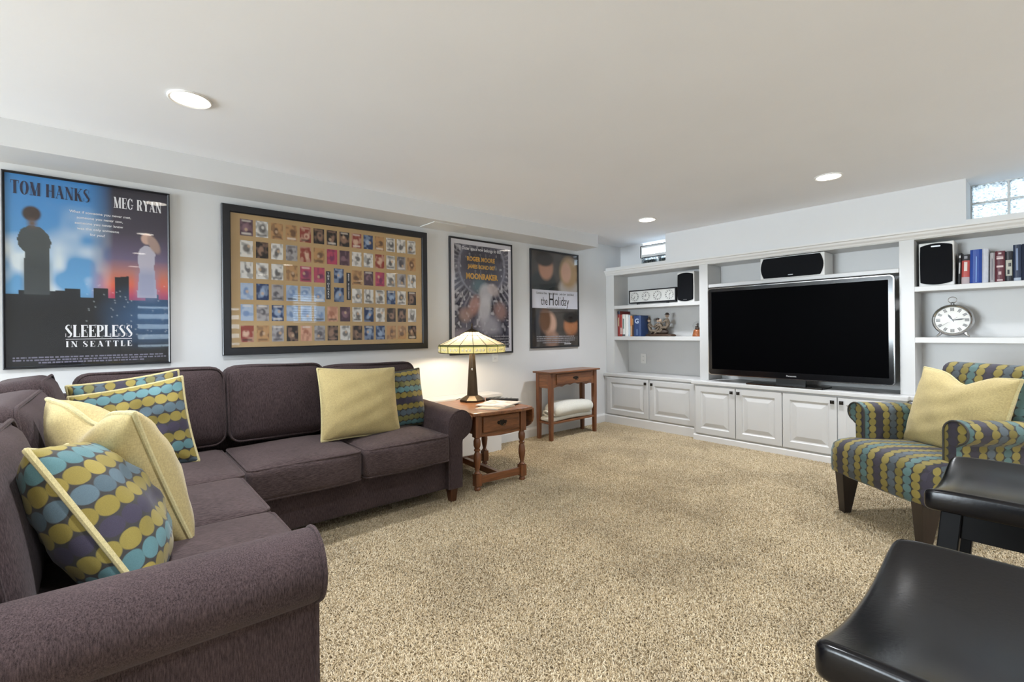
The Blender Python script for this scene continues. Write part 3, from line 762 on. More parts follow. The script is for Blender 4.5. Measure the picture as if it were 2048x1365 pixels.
# ------------------------------------------------------------------ television
t = thing('television', 'large black flat television on a stand in the niche', 'television', (4.45, 1.515, CT))
TX, ty0, ty1, tz0, tz1 = 4.425, .800, 2.232, .655, 1.488
part('back_case', MB().prism(rrect(ty0+.02, ty1-.02, tz0+.02, tz1-.02, .02), TX+.012, TX+.06, 'x'), BLACKP, t)
def ring(o_, i_, x0, x1):
    """frame between two loops of equal length in the yz plane"""
    n = len(o_); b = MB()
    vs = [(x0, *p) for p in o_]+[(x0, *p) for p in i_]+[(x1, *p) for p in o_]+[(x1, *p) for p in i_]; fs = []
    for k in range(n):
        j = (k+1) % n
        fs += [(k, j, n+j, n+k), (2*n+k, 3*n+k, 3*n+j, 2*n+j), (k, 2*n+k, 2*n+j, j), (n+k, n+j, 3*n+j, 3*n+k)]
    return b.add(vs, fs)
part('chrome_edge', ring(rrect(ty0, ty1, tz0, tz1, .03), rrect(ty0+.006, ty1-.006, tz0+.006, tz1-.006, .027), TX-.004, TX+.003), CHROME, t, label='thin chrome edge', smooth=True)
bez = plain('tv_bezel', '0a0b0e', 0.12, var=0.1, spec=0.6)
part('side_band', ring(rrect(ty0, ty1, tz0, tz1, .03), rrect(ty0+.006, ty1-.006, tz0+.006, tz1-.006, .027), TX+.003, TX+.03), plain('tv_side', '1a1b1e', .3), t)
part('bezel', ring(rrect(ty0+.006, ty1-.006, tz0+.006, tz1-.006, .027), rrect(ty0+.036, ty1-.036, tz0+.056, tz1-.036, .004), TX-.002, TX+.013), bez, t)
scr = plain('tv_screen', '010102', 0.5, var=0.0, spec=0.02)
part('screen', MB().box(TX+.001, TX+.012, ty0+.0355, ty1-.0355, tz0+.0555, tz1-.0355), scr, t)
lg = text_mesh('Panasonic', .020, .0003, .0003)
lg.transform(Matrix.Translation((TX-.0025, 1.50, tz0+.022)) @ Matrix(((0, 0, -1, 0), (-1, 0, 0, 0), (0, 1, 0, 0), (0, 0, 0, 1))))
part('lettering', lg, plain('silver_print', 'b8b8ba', .4), t, label='silver maker name')
part('stand_neck', MB().box(TX+.02, TX+.05, 1.40, 1.63, CT+.012, tz0+.03), BLACKP, t)
part('stand_base', MB().prism(rrect(4.375, 4.60, 1.245, 1.865, .02), CT+.001, CT+.013, 'z'), bez, t)
part('stand_edge', MB().box(4.372, 4.376, 1.26, 1.85, CT+.003, CT+.012), CHROME, t)

# ------------------------------------------------------------------ loudspeakers
def speaker(label, x, y0, y1, z0, z1, depth, horizontal=False, badge='bottom'):
    t = thing('loudspeaker', label, 'speaker', (x+depth/2, (y0+y1)/2, z0), 'white loudspeakers with black grilles')
    part('cabinet', MB().box(x, x+depth, y0, y1, z0, z1), WHITEP, t, bevel=.006)
    w, h = y1-y0, z1-z0; cy, cz = (y0+y1)/2, (z0+z1)/2
    pts = []
    if not horizontal:
        a, hh, bow = w/2-.010, h/2-.026, .016
        for k in range(13): u = -1+2*k/12; pts.append((cy+a*u*.98, cz+hh+bow*(1-u*u)))
        for k in range(7): u = 1-2*k/6; pts.append((cy+a+.002*(1-u*u), cz+hh*u*.97))
        for k in range(13): u = 1-2*k/12; pts.append((cy+a*u*.98, cz-hh-bow*(1-u*u)))
        for k in range(7): u = -1+2*k/6; pts.append((cy-a-.002*(1-u*u), cz+hh*u*.97))
    else:
        a, hh, bow = w/2-.03, h/2-.010, .022
        for k in range(13): u = -1+2*k/12; pts.append((cy+a*u, cz+hh+.002*(1-u*u)))
        for k in range(9): u = 1-2*k/8; pts.append((cy+a+bow*(1-u*u), cz+hh*u*.96))
        for k in range(13): u = 1-2*k/12; pts.append((cy+a*u, cz-hh-.002*(1-u*u)))
        for k in range(9): u = -1+2*k/8; pts.append((cy-a-bow*(1-u*u), cz+hh*u*.96))
    part('grille', MB().prism(pts, x-.014, x-.0005, 'x'), GRILLE, t, bevel=.004, label='black cloth grille')
    if badge == 'top': part('badge', MB().prism(rrect(cy-.026, cy+.026, z1-.036, z1-.026, .004), x-.016, x-.0135, 'x'), STEEL, t)
    elif badge == 'bottom': part('badge', MB().prism(rrect(cy-.02, cy+.02, z0+.024, z0+.030, .002), x-.016, x-.0135, 'x'), STEEL, t)
speaker('small white loudspeaker with black grille beside the four-dial clock', 4.58, 2.455, 2.645, 1.382, 1.70, .2)
speaker('wide white centre loudspeaker on the shelf above television', 4.53, 1.275, 1.785, 1.539, 1.735, .22, True)
speaker('tall white loudspeaker with black grille beside the upright books', 4.57, .488, .682, 1.393, 1.712, .2, badge='top')

# ------------------------------------------------------------------ four-dial clock
def dial(parent, X, cy, cz, r, h_ang, m_ang, ticks=12, face=None, tick_mat=BLACKP, subs=60, roman=True):
    d = part('dial', MB().lathe([(1e-4, X), (r, X), (r, X+.002)], 40, (0, cy, cz), 'x', cap=False), face, parent)
    b = MB()
    for k in range(12):
        a = 2*PI*k/12; ca, sa = math.cos(a), math.sin(a)
        def q(u, w): return (X-.0008, cy-(sa*u+ca*w), cz+ca*u-sa*w)
        ws = [0] if not roman else ([-.0035, 0, .0035] if k % 3 else [-.005, -.0017, .0017, .005])
        for w in ws:
            w *= r/.06; hw = .0011*r/.06
            b.add([q(r*.66, w-hw), q(r*.66, w+hw), q(r*.9, w+hw), q(r*.9, w-hw)], [(0, 1, 2, 3)])
    part('hour_marks', b, tick_mat, d)
    part('rim_line', MB().tube([(X-.0005, cy+r*.97*math.cos(2*PI*k/40), cz+r*.97*math.sin(2*PI*k/40)) for k in range(40)], r*.012, 5, True), tick_mat, d)
    for nm, a, L, w in (('hour_hand', h_ang, .5, .05), ('minute_hand', m_ang, .75, .035)):
        ca, sa = math.cos(a), math.sin(a)
        def q(u, v, x): return (x, cy-(sa*u+ca*v), cz+ca*u-sa*v)
        hb = MB(); L *= r; w *= r
        hb.add([q(-.15*r, -w*.5, X-.002), q(-.15*r, w*.5, X-.002), q(L*.65, w*1.3, X-.002), q(L, 0, X-.002), q(L*.65, -w*1.3, X-.002)], [(0, 1, 2, 3, 4)])
        part(nm, hb, tick_mat, d)
    return d
FACE = plain('clock_face', 'd8d8d4', 0.6, var=0.02)
t = thing('four_dial_clock', 'long black-framed clock with four white dials on a shelf', 'clock', (4.63, 2.98, 1.381))
cx0, cx1, cy0, cy1, cz0, cz1 = 4.60, 4.66, 2.675, 3.275, 1.402, 1.553
part('case', MB().box(cx0+.008, cx1, cy0, cy1, cz0, cz1), BLACKF, t)
part('frame', ring([(cy0, cz0), (cy1, cz0), (cy1, cz1), (cy0, cz1)], [(cy0+.013, cz0+.013), (cy1-.013, cz0+.013), (cy1-.013, cz1-.013), (cy0+.013, cz1-.013)], cx0, cx0+.012), BLACKF, t)
part('face_panel', MB().box(cx0+.005, cx0+.009, cy0+.0125, cy1-.0125, cz0+.0125, cz1-.0125), FACE, t)
for i, (ha, ma) in enumerate(((3.6, 3.75), (.05, -1.5), (.75, 3.8), (.7, 3.2))):
    dial(t, cx0+.004, cy1-.080-i*.147, (cz0+cz1)/2, .054, ha, ma, face=FACE)
for y in (cy0+.10, cy0+.12, cy1-.12, cy1-.10):
    part('foot', MB().lathe([(.007, 1.3815), (.005, 1.395), (.007, 1.403)], 10, (cx0+.025, y, 0)), BLACKF, t)

# ------------------------------------------------------------------ round clock like a pocket watch
t = thing('round_clock', 'round chrome table clock shaped like a pocket watch', 'clock', (4.63, .505, 1.018))
X, cy, cz, r = 4.60, .505, 1.142, .098
part('case', MB().lathe([(1e-4, X+.05), (.085, X+.048), (.112, X+.034), (.114, X+.02), (.112, X+.004), (.104, X-.006), (.098, X-.004), (.097, X+.004)], 48, (0, cy, cz), 'x', cap=False), CHROME, t, smooth=True)
d = dial(t, X+.002, cy, cz, r, -.5, 1.45, face=plain('watch_face', 'e4e4e0', .5, var=.01))
part('second_hand', MB().add([(X-.0015, cy+.07, cz-.05), (X-.0015, cy+.069, cz-.0515), (X-.0015, cy-.028, cz+.0205), (X-.0015, cy-.027, cz+.0215)], [(0, 1, 2, 3)]), BLACKP, d)
part('hub', MB().lathe([(.005, X+.002), (.005, X-.004)], 12, (0, cy, cz), 'x'), BLACKP, d)
part('glass', MB().lathe([(.0965, X-.003), (.06, X-.008), (1e-4, X-.010)], 32, (0, cy, cz), 'x', cap=False), GLASS, t, smooth=True)
part('crown', MB().lathe([(.007, cz+.108), (.010, cz+.114), (.010, cz+.124), (.005, cz+.130)], 14, (X+.02, cy, 0)), STEEL, t, smooth=True)
part('bow_ring', MB().tube([(X+.02, cy+.023*math.cos(2*PI*k/28), cz+.145+.022*math.sin(2*PI*k/28)) for k in range(28)], .0022, 8, True), CHROME, t, smooth=True)
for s_ in (-1, 1):
    fy = cy+s_*.075
    part('foot', MB().tube([(X+.02, cy+s_*.06, cz-.088), (X+.018, fy, cz-.108), (X+.012, fy+s_*.012, 1.0245)], [.010, .009, .006], 10), CHROME, t, smooth=True)

# ------------------------------------------------------------------ books
def book(x, y0, y1, z0, h, col, depth, label, tilt=0.0, group=None, bands=(), top=None, name='book'):
    """standing book, spine towards -x at x; y0 < y1; bands = (v0, v1, u0, u1, colour) prints on the spine"""
    w = y1-y0; cm_ = plain('cover_'+col, col, 0.45, var=0.05, vscale=40)
    t = thing(name, label, 'book', (x+depth/2, (y0+y1)/2, z0), group)
    th = min(.003, w*.16)
    R_ = Matrix.Translation((0, (y0+y1)/2, z0)) @ Matrix.Rotation(tilt, 4, 'X') @ Matrix.Translation((0, -(y0+y1)/2, -z0))
    sp = [(x+.006, y0), (x+.001, y0+w*.25), (x, (y0+y1)/2), (x+.001, y1-w*.25), (x+.006, y1)]
    poly = sp+[(x+depth, y1), (x+depth, y1-th), (x+.009, y1-th), (x+.009, y0+th), (x+depth, y0+th), (x+depth, y0)]
    part('cover', MB().prism(poly, z0+.001, z0+h, 'z').xf(R_), cm_, t)
    part('pages', MB().box(x+.010, x+depth-.004, y0+th*1.05, y1-th*1.05, z0+.004, z0+h-.004).xf(R_), PAGES, t)
    for k, (v0, v1, u0, u1, c) in enumerate(bands):
        mm = plain('ink_'+c, c, 0.5, var=0.03)
        ya, yb_ = y1-u0*w, y1-u1*w
        b = MB(); n = 5
        for i in range(n+1):
            yy = ya+(yb_-ya)*i/n; q = abs((yy-(y0+y1)/2)/(w/2)); xx = x-.0007+.006*max(0, q-.05)**2.2
            b.v += [(xx, yy, z0+v0*h), (xx, yy, z0+v1*h)]
        b.f += [(2*i, 2*i+1, 2*i+3, 2*i+2) for i in range(n)]
        part('spine_print', b.xf(R_), mm, t)
    return t
BL = 'books on the corner bookcase'; z = 1.0215
book(4.56, 3.376, 3.411, z, .296, '8a2b26', .20, 'tall dark red book, leftmost on the corner bookcase', group=BL, bands=[(.88, 1, 0, 1, '23293f'), (.4, .75, .3, .7, 'b9a98a')])
book(4.56, 3.348, 3.374, z, .256, 'a33a33', .16, 'thin red book beside the tall red book', group=BL, bands=[(.1, .4, .2, .8, 'd8d0c6')])
book(4.56, 3.305, 3.346, z, .258, 'cfd0cc', .16, 'white book with grey spine pattern, between thin red and plain white books', group=BL, bands=[(.35, .8, .3, .75, '71857f'), (.02, .09, 0, 1, '3b3a3a')])
book(4.56, 3.266, 3.303, z, .256, 'e2e1dc', .16, 'plain white book next to the pale blue book', group=BL)
book(4.56, 3.236, 3.264, z, .248, 'bccad6', .15, 'pale blue book next to the orange one', group=BL, bands=[(.1, .9, .35, .55, 'e8ecee')])
book(4.56, 3.209, 3.234, z, .240, 'c17b46', .15, 'orange-spined book in the middle of the row', group=BL, bands=[(.05, .5, .2, .8, 'b5a68b')])
book(4.56, 3.185, 3.207, z, .240, '3a2a25', .15, 'dark brown book left of the blue lettered book', group=BL, bands=[(.55, .85, .25, .75, 'b98a55')])
tb = book(4.56, 3.090, 3.183, z, .238, '28406e', .15, 'thick blue book with a pale letter G on spine', group=BL, bands=[(.05, .35, .35, .6, '54698f')])
gm = text_mesh('G', .075, .0003, .002); gm.transform(Matrix.Translation((4.5585, 3.140, z+.15)) @ Matrix(((0, 0, -1, 0), (-1, 0, 0, 0), (0, 1, 0, 0), (0, 0, 0, 1))))
part('lettering', gm, plain('pale_ink', 'b9c7de', .5), tb)
BR_ = 'books on the right bookcase'; z = 1.3925
book(4.60, .459, .477, z, .226, '18181a', .14, 'thin black leaning book beside the tall loudspeaker', .03, BR_, [(.35, .7, .3, .7, 'b9b9b9'), (.85, .92, .25, .75, 'd8d8d8')])
book(4.60, .415, .456, z, .212, 'b84a44', .15, 'red and black book left of the thick blue one', .02, BR_, [(.80, 1, 0, 1, '1d1c22'), (.45, .75, .3, .7, 'e4d6cf'), (.86, .95, .3, .7, '9a9aa2'), (.02, .25, .0, 1, 'b9a9ab')])
book(4.60, .354, .413, z, .240, '12409a', .16, 'thick glossy blue book on the right bookcase', .015, BR_, [(.05, .8, .5, .58, '7fa6e0')])
book(4.60, .321, .352, z, .240, 'c9ccd6', .16, 'tall pale grey book right of the thick blue one', .012, BR_)
book(4.60, .291, .315, z, .207, 'a9a6a9', .14, 'short grey book left of the maroon one', .012, BR_, [(.1, .8, .4, .6, '77757d')])
book(4.60, .243, .289, z, .214, '5b1e2c', .15, 'maroon book with pale lettering bands', .008, BR_, [(.74, .8, .15, .85, 'dcc6c6'), (.82, .84, .15, .85, 'dcc6c6'), (.48, .54, .15, .85, 'dcc6c6'), (.25, .35, .35, .65, 'cbb2b2'), (.05, .1, .2, .8, 'cbb2b2'), (.90, .95, .35, .65, 'd8c6c6')])
book(4.60, .205, .241, z, .206, '22232b', .15, 'dark book with a black and white picture spine', .0, BR_, [(.2, .72, .1, .9, 'bcbcb0'), (.25, .4, .3, .6, '26262a'), (.5, .62, .45, .8, '3a3a3e')])
book(4.60, .166, .203, z, .246, '1d2c48', .16, 'tall navy book with pale foot, left of the last', .0, BR_, [(.3, .9, .35, .6, '7f8fb0'), (.0, .1, .05, .95, 'a9b4c4')])
book(4.60, .122, .164, z, .246, '14203a', .16, 'tall plain navy book at the right edge', .0, BR_)

# ------------------------------------------------------------------ figurine group and snow globe
t = thing('figurine', 'bronze-toned figurine group of seated children on an oval base', 'figurine', (4.64, 2.91, 1.021))
fz = 1.0215
base = MB(); prof = [(0.185, 0), (.195, .010), (.185, .020), (.165, .026)]
vs = [];
for rr_, h_ in prof:
    for k in range(32):
        a = 2*PI*k/32; wob = 1+.05*math.sin(5*a+1)
        vs.append((4.645+rr_*.32*math.sin(a)*wob, 2.893+rr_*.96*math.cos(a)*wob, fz+h_))
base.add(vs, [(i*32+k, i*32+(k+1) % 32, (i+1)*32+(k+1) % 32, (i+1)*32+k) for i in range(3) for k in range(32)]+[tuple(range(96, 128)), tuple(range(32))[::-1]])
part('base', base, plain('figurine_base', '4a382c', .4, .2, var=.3, vscale=60), t, smooth=True)
rock = MB().ell((4.65, 2.87, fz+.05), (.035, .075, .035)).ell((4.655, 2.97, fz+.035), (.03, .05, .022))
part('mound', rock, plain('figurine_dark', '3d3028', .5, .1, var=.4, vscale=80), t, smooth=True)
FLESH = plain('figurine_pale', 'b09a86', .45, var=.25, vscale=50); CLOTH = plain('figurine_cloth', '76695a', .5, .1, var=.45, vscale=45); HAT = plain('figurine_hat', '3b2f28', .5, .1, var=.3, vscale=60)
def kid(y, zb, s, lean, face, hat=True):
    """a small seated child; face = +1 looks towards +y"""
    P = lambda dy, dz, dx=0: (4.635+dx*s, y+face*dy*s, fz+zb+dz*s)
    v = [P(0, 0), P(lean*.4, .05), P(lean, .10), P(lean*1.1, .125), P(.05, .012, -.02), P(.095, .0, -.02), P(.12, -.028, -.02), P(.05, .008, .02), P(.09, .012, .02), P(.13, .0, .02),
         P(lean+.01, .095, -.028), P(lean+.05, .065, -.035), P(lean+.085, .07, -.02), P(lean+.01, .095, .028), P(lean+.05, .06, .03)]
    e = [(0, 1), (1, 2), (2, 3), (0, 4), (4, 5), (5, 6), (0, 7), (7, 8), (8, 9), (2, 10), (10, 11), (11, 12), (2, 13), (13, 14)]
    r = [.030, .028, .022, .012, .017, .013, .010, .017, .013, .010, .012, .009, .008, .012, .009]
    f_ = part('child_figure', skin_mesh('child_figure', v, e, [q*s for q in r]), CLOTH, t)
    hd = P(lean*1.25, .152)
    part('head', MB().ell(hd, (.021*s, .022*s, .026*s), 14, 10), FLESH, f_, smooth=True)
    if hat: part('hat', MB().lathe([(.034*s, 0), (.032*s, .004*s), (.022*s, .006*s), (.020*s, .020*s), (.010*s, .027*s), (1e-4, .028*s)], 16, (hd[0], hd[1], hd[2]+.010*s)), HAT, f_, smooth=True)
kid(3.022, .055, .82, -.008, -1)
kid(2.905, .055, .80, .01, 1)
kid(2.855, .045, .85, .03, 1, False)
kid(2.785, .090, .90, .015, 1)
t = thing('snow_globe', 'small snow globe on an orange base beside the pillar', 'snow globe', (4.60, 2.435, 1.021))
gc = (4.60, 2.435, 0)
part('base', MB().lathe([(.048, 1.0212), (.050, 1.03), (.044, 1.055), (.040, 1.075), (.036, 1.088), (.03, 1.092)], 24, gc), plain('globe_base', '9a5a34', .35, var=.45, vscale=50), t, smooth=True)
part('globe', MB().ell((4.60, 2.435, 1.132), (.046, .046, .046), 28, 18), pane_mat('globe_glass', (.97, .98, .98), gain=1.6), t, smooth=True)
part('inner_figure', MB().ell((4.60, 2.435, 1.105), (.022, .026, .016)).ell((4.60, 2.44, 1.128), (.012, .018, .018)).ell((4.60, 2.43, 1.148), (.008, .010, .014)), HAT, t, smooth=True)

# ==================================================================== framed pictures on the left wall
def wallM(x, y, z): return Matrix(((1, 0, 0, x), (0, 0, -1, y), (0, 1, 0, z), (0, 0, 0, 1)))
def onwall(me, x, y, z): me.transform(wallM(x, y, z)); return me
def frame_mb(x0, x1, z0, z1, w, yf, yb, lip=.006):
    """mitred frame, four sloping sides"""
    b = MB()
    prof = [(0, yb), (0, yf+.004), (.004, yf), (w-lip, yf), (w, yf+.006), (w, yb)]
    vs = []
    for i_, y in prof: vs += [(x0+i_, y, z0+i_), (x1-i_, y, z0+i_), (x1-i_, y, z1-i_), (x0+i_, y, z1-i_)]
    n = len(prof)
    return b.add(vs, [(i*4+k, i*4+(k+1) % 4, ((i+1) % n)*4+(k+1) % 4, ((i+1) % n)*4+k) for i in range(n) for k in range(4)])
def picture(name, label, x0, x1, z0, z1, w, depth, group='framed film posters', cat='picture'):
    t = thing(name, label, cat, ((x0+x1)/2, D1, z0), group)
    part('frame', frame_mb(x0, x1, z0, z1, w, D1-depth, D1-.001), BLACKF, t, label='black frame')
    part('backing', MB().box(x0+.004, x1-.004, D1-depth*.5, D1-.002, z0+.004, z1-.004), plain('backing_board', '2a2622', .8), t)
    part('glass', MB().box(x0+w-.001, x1-w+.001, D1-depth+.006, D1-depth+.008, z0+w-.001, z1-w+.001), GLASS, t)
    return t
def credit_rows(p, x0, x1, z_top, rows, rowh, y, mat, seed, fill=.55, center=True):
    """illegible small print: rows of short bars"""
    r_ = random.Random(seed); b = MB()
    for k in range(rows):
        span = (x1-x0)*(1 if k < rows-1 else .7); xa = (x0+x1)/2-span/2; z_ = z_top-k*rowh; x = xa
        while x < xa+span:
            L = r_.uniform(.004, .022); b.add([(x, y, z_-rowh*fill), (x+L, y, z_-rowh*fill), (x+L, y, z_), (x, y, z_)], [(0, 1, 2, 3)]); x += L+r_.uniform(.002, .007)
    return part('small_print', b, mat, p, kind='stuff')
INK_W = plain('ink_white', 'e2e2e6', .6, var=.02); INK_N = plain('ink_navy', '1b1f3c', .6, var=.05); INK_G = plain('ink_gold', 'cf9b3c', .6, var=.08); INK_K = plain('ink_black', '1a191b', .6); INK_M = plain('ink_muted', '6f6c80', .6); INK_M2 = plain('ink_muted_pale', '8f8d92', .6)

# --- two-sky poster, a plain stand-in picture with the lettering of the original
x0, x1, z0, z1 = -.424, .275, .918, 1.948
t = picture('framed_poster', 'framed poster with blue and sunset sky over a dark city, leftmost', x0, x1, z0, z1, .012, .022)
R_, C_ = 240, 164
p = Paint(R_, C_, '3f86c6')
mixu = np.clip((p.u-.55)/.16+.5+.15*(vnoise(R_, C_, 5, 3)-.5), 0, 1)
day = np.array(lin('3a84c8'))*(1-p.v[..., None])+np.array(lin('7db4da'))*p.v[..., None]
cl = np.clip((vnoise(R_, C_, 5, 5)*.6+vnoise(R_, C_, 13, 6)*.4-.46)*3.2, 0, .85)*np.clip((p.v-.12)*4, 0, 1)
day = day*(1-cl[..., None])+np.array(lin('e4edf0'))*cl[..., None]
st = [(0, '2c2a36'), (.25, '45404f'), (.40, '6d6280'), (.48, 'b5776c'), (.55, 'd8674a'), (.62, 'c2344e'), (1, '5a2a40')]
dusk = np.stack([np.interp(p.v, [s[0] for s in st], [lin(s[1])[k] for s in st]) for k in range(3)], -1)
p.a = day*(1-mixu[..., None])+dusk*mixu[..., None]
# city: a generic skyline, dark ground, bluish window reflection painted in at lower right
sky = [(0, .62), (.07, .62), (.07, .60), (.27, .60), (.27, .595), (.33, .595), (.33, .585), (.42, .585), (.42, .63), (.5, .63), (.5, .575), (.59, .575), (.59, .63), (.635, .63), (.635, .51), (.73, .50), (.73, .64), (.84, .64), (.84, .60), (.93, .60), (.93, .63), (1, .63), (1, 1), (0, 1)]
p.poly(sky, '1f2126')
p.lay(np.clip((p.v-.60)/.12, 0, 1)*.75, '15161a')
p.ell(.9, .72, .24, .12, '3f6f9f', 1.4, 0, .55); p.ell(.86, .80, .2, .08, '2c4f72', 1.4, 0, .5)
rr_ = random.Random(5)
for k in range(70):
    u = rr_.uniform(.45, .98); v = rr_.uniform(.54, .86); p.rect(u, u+.008, v, v+.003, 'd5dde4', .006, .8)
# two plain rounded masses where the figures stand
p.poly([(.065, .335), (.085, .285), (.13, .262), (.19, .265), (.235, .30), (.255, .345), (.245, .375), (.245, .62), (.10, .62), (.105, .40), (.075, .375)], '474d50'); p.ell(.145, .20, .052, .040, '3d302c', .3); p.rect(.125, .17, .23, .27, '6b5a52', .03)
p.rect(.10, .245, .44, .62, '3c4144', .05, .6)
p.poly([(.785, .40), (.80, .34), (.835, .315), (.885, .32), (.91, .36), (.90, .44), (.92, .62), (.78, .62), (.80, .46)], 'b9b6c6'); p.ell(.85, .275, .038, .032, 'c9a89c', .3); p.ell(.90, .305, .035, .055, 'a98f86', .4, -.4); p.rect(.78, .92, .46, .63, '7f8db4', .06, .55)
part('print', onwall(grid_print('print', x1-x0-.02, z1-z0-.02, p.a), (x0+x1)/2, D1-.0125, (z0+z1)/2), None, t)
yl = D1-.0135
def fat(parent, txt, h, width, cx, z, mat, **kw): return part('lettering', onwall(fat_text(txt, h, width, **kw), cx, yl, z), mat, parent)
W_, H_ = x1-x0, z1-z0
fat(t, 'TOM HANKS', .070, .305, x0+.185, z1-.115, INK_N)
fat(t, 'MEG RYAN', .062, .220, x1-.150, z1-.125, INK_W)
for k, s_ in enumerate(('What if someone you never met,', 'someone you never saw,', 'someone you never knew', 'was the only someone', 'for you?')):
    part('lettering', onwall(text_mesh(s_, .0195, .0002, .0003), x0+.385-.004*k, yl, z1-.180-k*.030), INK_W, t)
fat(t, 'SLEEPLESS', .066, .285, x0+.375, z0+.165, INK_W)
part('rule', MB().box(x0+.235, x0+.515, yl-.0006, yl, z0+.152, z0+.155), INK_W, t)
fat(t, 'IN SEATTLE', .032, .28, x0+.375, z0+.110, INK_W, tracking=.28)
credit_rows(t, x0+.035, x1-.035, z0+.062, 3, .014, yl, INK_M, 3)

# --- film card collage
x0, x1, z0, z1 = .544, 2.050, .953, 1.938
t = picture('framed_card_collage', 'wide framed collage of small film cards on a gold mat', x0, x1, z0, z1, .050, .036)
gold = plain('gold_mat', 'b89a6c', .45, var=.08, vscale=4, spec=.4)
ym = D1-.020
part('mat_board', MB().box(x0+.045, x1-.045, ym, ym+.004, z0+.045, z1-.045), gold, t, label='gold mat board')
CODE = {'p': ('4d3844', '8a6a78'), 'w': ('dcdad6', '4a4648'), 't': ('b98f62', '5a4336'), 'r': ('8f4036', 'd7b7a0'), 'k': ('241f20', '9a7a68'), 'b': ('243a63', '9fb2cf'), 'l': ('a9b9cf', '6d88b5'), 'm': ('b44a63', '6b2f58'), 'g': ('a6a2a4', '45424a'), 'o': ('d3a288', '9a5f4a')}
ROWS = ['pwttrkkkrbtwww', 'wkwgrtmpwwrwgt', 'wwwtmm..tpmwgw', 'lbglll..wwwbwk', 'lgblllopwbwkkw', 'rtgkogkwkbbttk']
cw_, ch_ = .076, .110; px_, pz_ = (x1-x0-.10-.055*2-cw_)/13, (z1-z0-.10-.034*2-ch_)/5
def card(cx, cz, w, h, code, seed):
    r2 = random.Random(seed); Rr, Cc = 22, 15
    a_, b_ = CODE[code]; q = Paint(Rr, Cc, a_)
    n1 = vnoise(Rr, Cc, 5, seed); q.lay(np.clip((n1-.5)*2.2, 0, .5), b_)
    q.ell(.5+r2.uniform(-.12, .12), .52+r2.uniform(-.1, .1), r2.uniform(.16, .3), r2.uniform(.16, .3), b_, .5, r2.uniform(-.5, .5), .85)
    q.ell(r2.uniform(.3, .7), r2.uniform(.3, .7), .12, .10, a_ if r2.random() < .5 else 'c9ab8e', .5, 0, .8)
    if r2.random() < .6: q.rect(.12, .88, .82, .92, r2.choice(['2b2426', 'e6e0d8', b_]), .1, .85)
    if r2.random() < .4: q.rect(.15, .85, .06, .14, r2.choice(['e6e0d8', b_]), .1, .8)
    part('film_card', onwall(grid_print('film_card', w, h, q.a), cx, ym-.0015, cz), None, t)
for r_i, row in enumerate(ROWS):
    for c_i, code in enumerate(row):
        if code == '.': continue
        card(x0+.105+cw_/2+c_i*px_, z1-.084-ch_/2-r_i*pz_, cw_, ch_, code, 100+r_i*20+c_i)
xc = x0+.105+cw_/2+6.5*px_
for r_i in (2, 3): card(xc+.002, z1-.084-ch_/2-r_i*pz_+.004, cw_*.96, ch_*.98, 'b', 400+r_i)
zc = z1-.084-ch_/2-2.5*pz_
for sgn, words in ((-1, 'THE OSCARS'), (1, 'BEST PICTURES')):
    xb = xc+sgn*.076
    part('title_strip', MB().box(xb-.016, xb+.016, ym-.002, ym, zc-.104, zc+.104), plain('strip_navy', '1c2433', .5), t)
    n = len(words)
    for k, c in enumerate(words):
        if c == ' ': continue
        part('lettering', onwall(text_mesh(c, .170/n*1.15 if n < 11 else .0165, .0002, .0004), xb, ym-.0023, zc+.094-(k+.75)*.19/n), INK_W, t)

# --- silver space poster
x0, x1, z0, z1 = 2.285, 3.017, .882, 1.946
t = picture('framed_poster', 'framed silver-grey space poster with gold lettering behind lamp', x0, x1, z0, z1, .016, .024)
p = Paint(R_, C_, 'd9d7de')
q = Paint(R_, C_, '5c5a68')
n1, n2 = vnoise(R_, C_, 9, 21), vnoise(R_, C_, 34, 22)
ang = np.arctan2((q.v-.22)*1.45, q.u-.5); rad = np.hypot((q.v-.22)*1.45, q.u-.5)
q.lay(np.clip((n1*.5+n2*.5-.42)*3.5, 0, .75), '23222b'); q.lay(np.clip((n2-.66)*4, 0, .8), 'c7c5ce')
rays = (np.sin(ang*46+3*n1) > .35)*np.clip((rad-.36)*5, 0, 1)*np.clip((.62-q.v)*6, 0, 1); q.lay(rays*.65, 'c9c7d0')
q.lay(np.exp(-((rad-.38)/.018)**2)*.8*np.clip((.6-q.v)*8, 0, 1), '8d8c9a')
q.ell(.48, .22, .30, .17, '3a3944', .5, 0, .75); q.ell(.45, .40, .12, .07, '58717c', .8, 0, .8)
q.ell(.55, .47, .11, .09, 'c4c2c9', .5, 0, .85); q.ell(.53, .60, .10, .12, 'cfcdd3', .5, .15, .85); q.ell(.68, .43, .10, .05, 'cdbfbf', .6, .5, .7)
q.ell(.36, .58, .08, .09, 'b98f86', .7, .4, .8); q.ell(.22, .66, .09, .06, 'b59488', .8, .2, .7); q.ell(.80, .62, .10, .08, 'b08c84', .8, -.4, .7)
q.ell(.60, .76, .20, .10, 'b9b7c2', .8, .5, .7); q.rect(0, 1, .84, 1, '2b2a35', .1, .85); q.ell(.15, .85, .2, .06, '8e848f', .8)
bu, bv = .055, .04
m_ = ((p.u > bu) & (p.u < 1-bu) & (p.v > bv) & (p.v < 1-bv*.9)).astype(float)
p.a = p.a*(1-m_[..., None])+q.a*m_[..., None]
part('print', onwall(grid_print('print', x1-x0-.028, z1-z0-.028, p.a), (x0+x1)/2, D1-.0135, (z0+z1)/2), None, t)
yl = D1-.0145
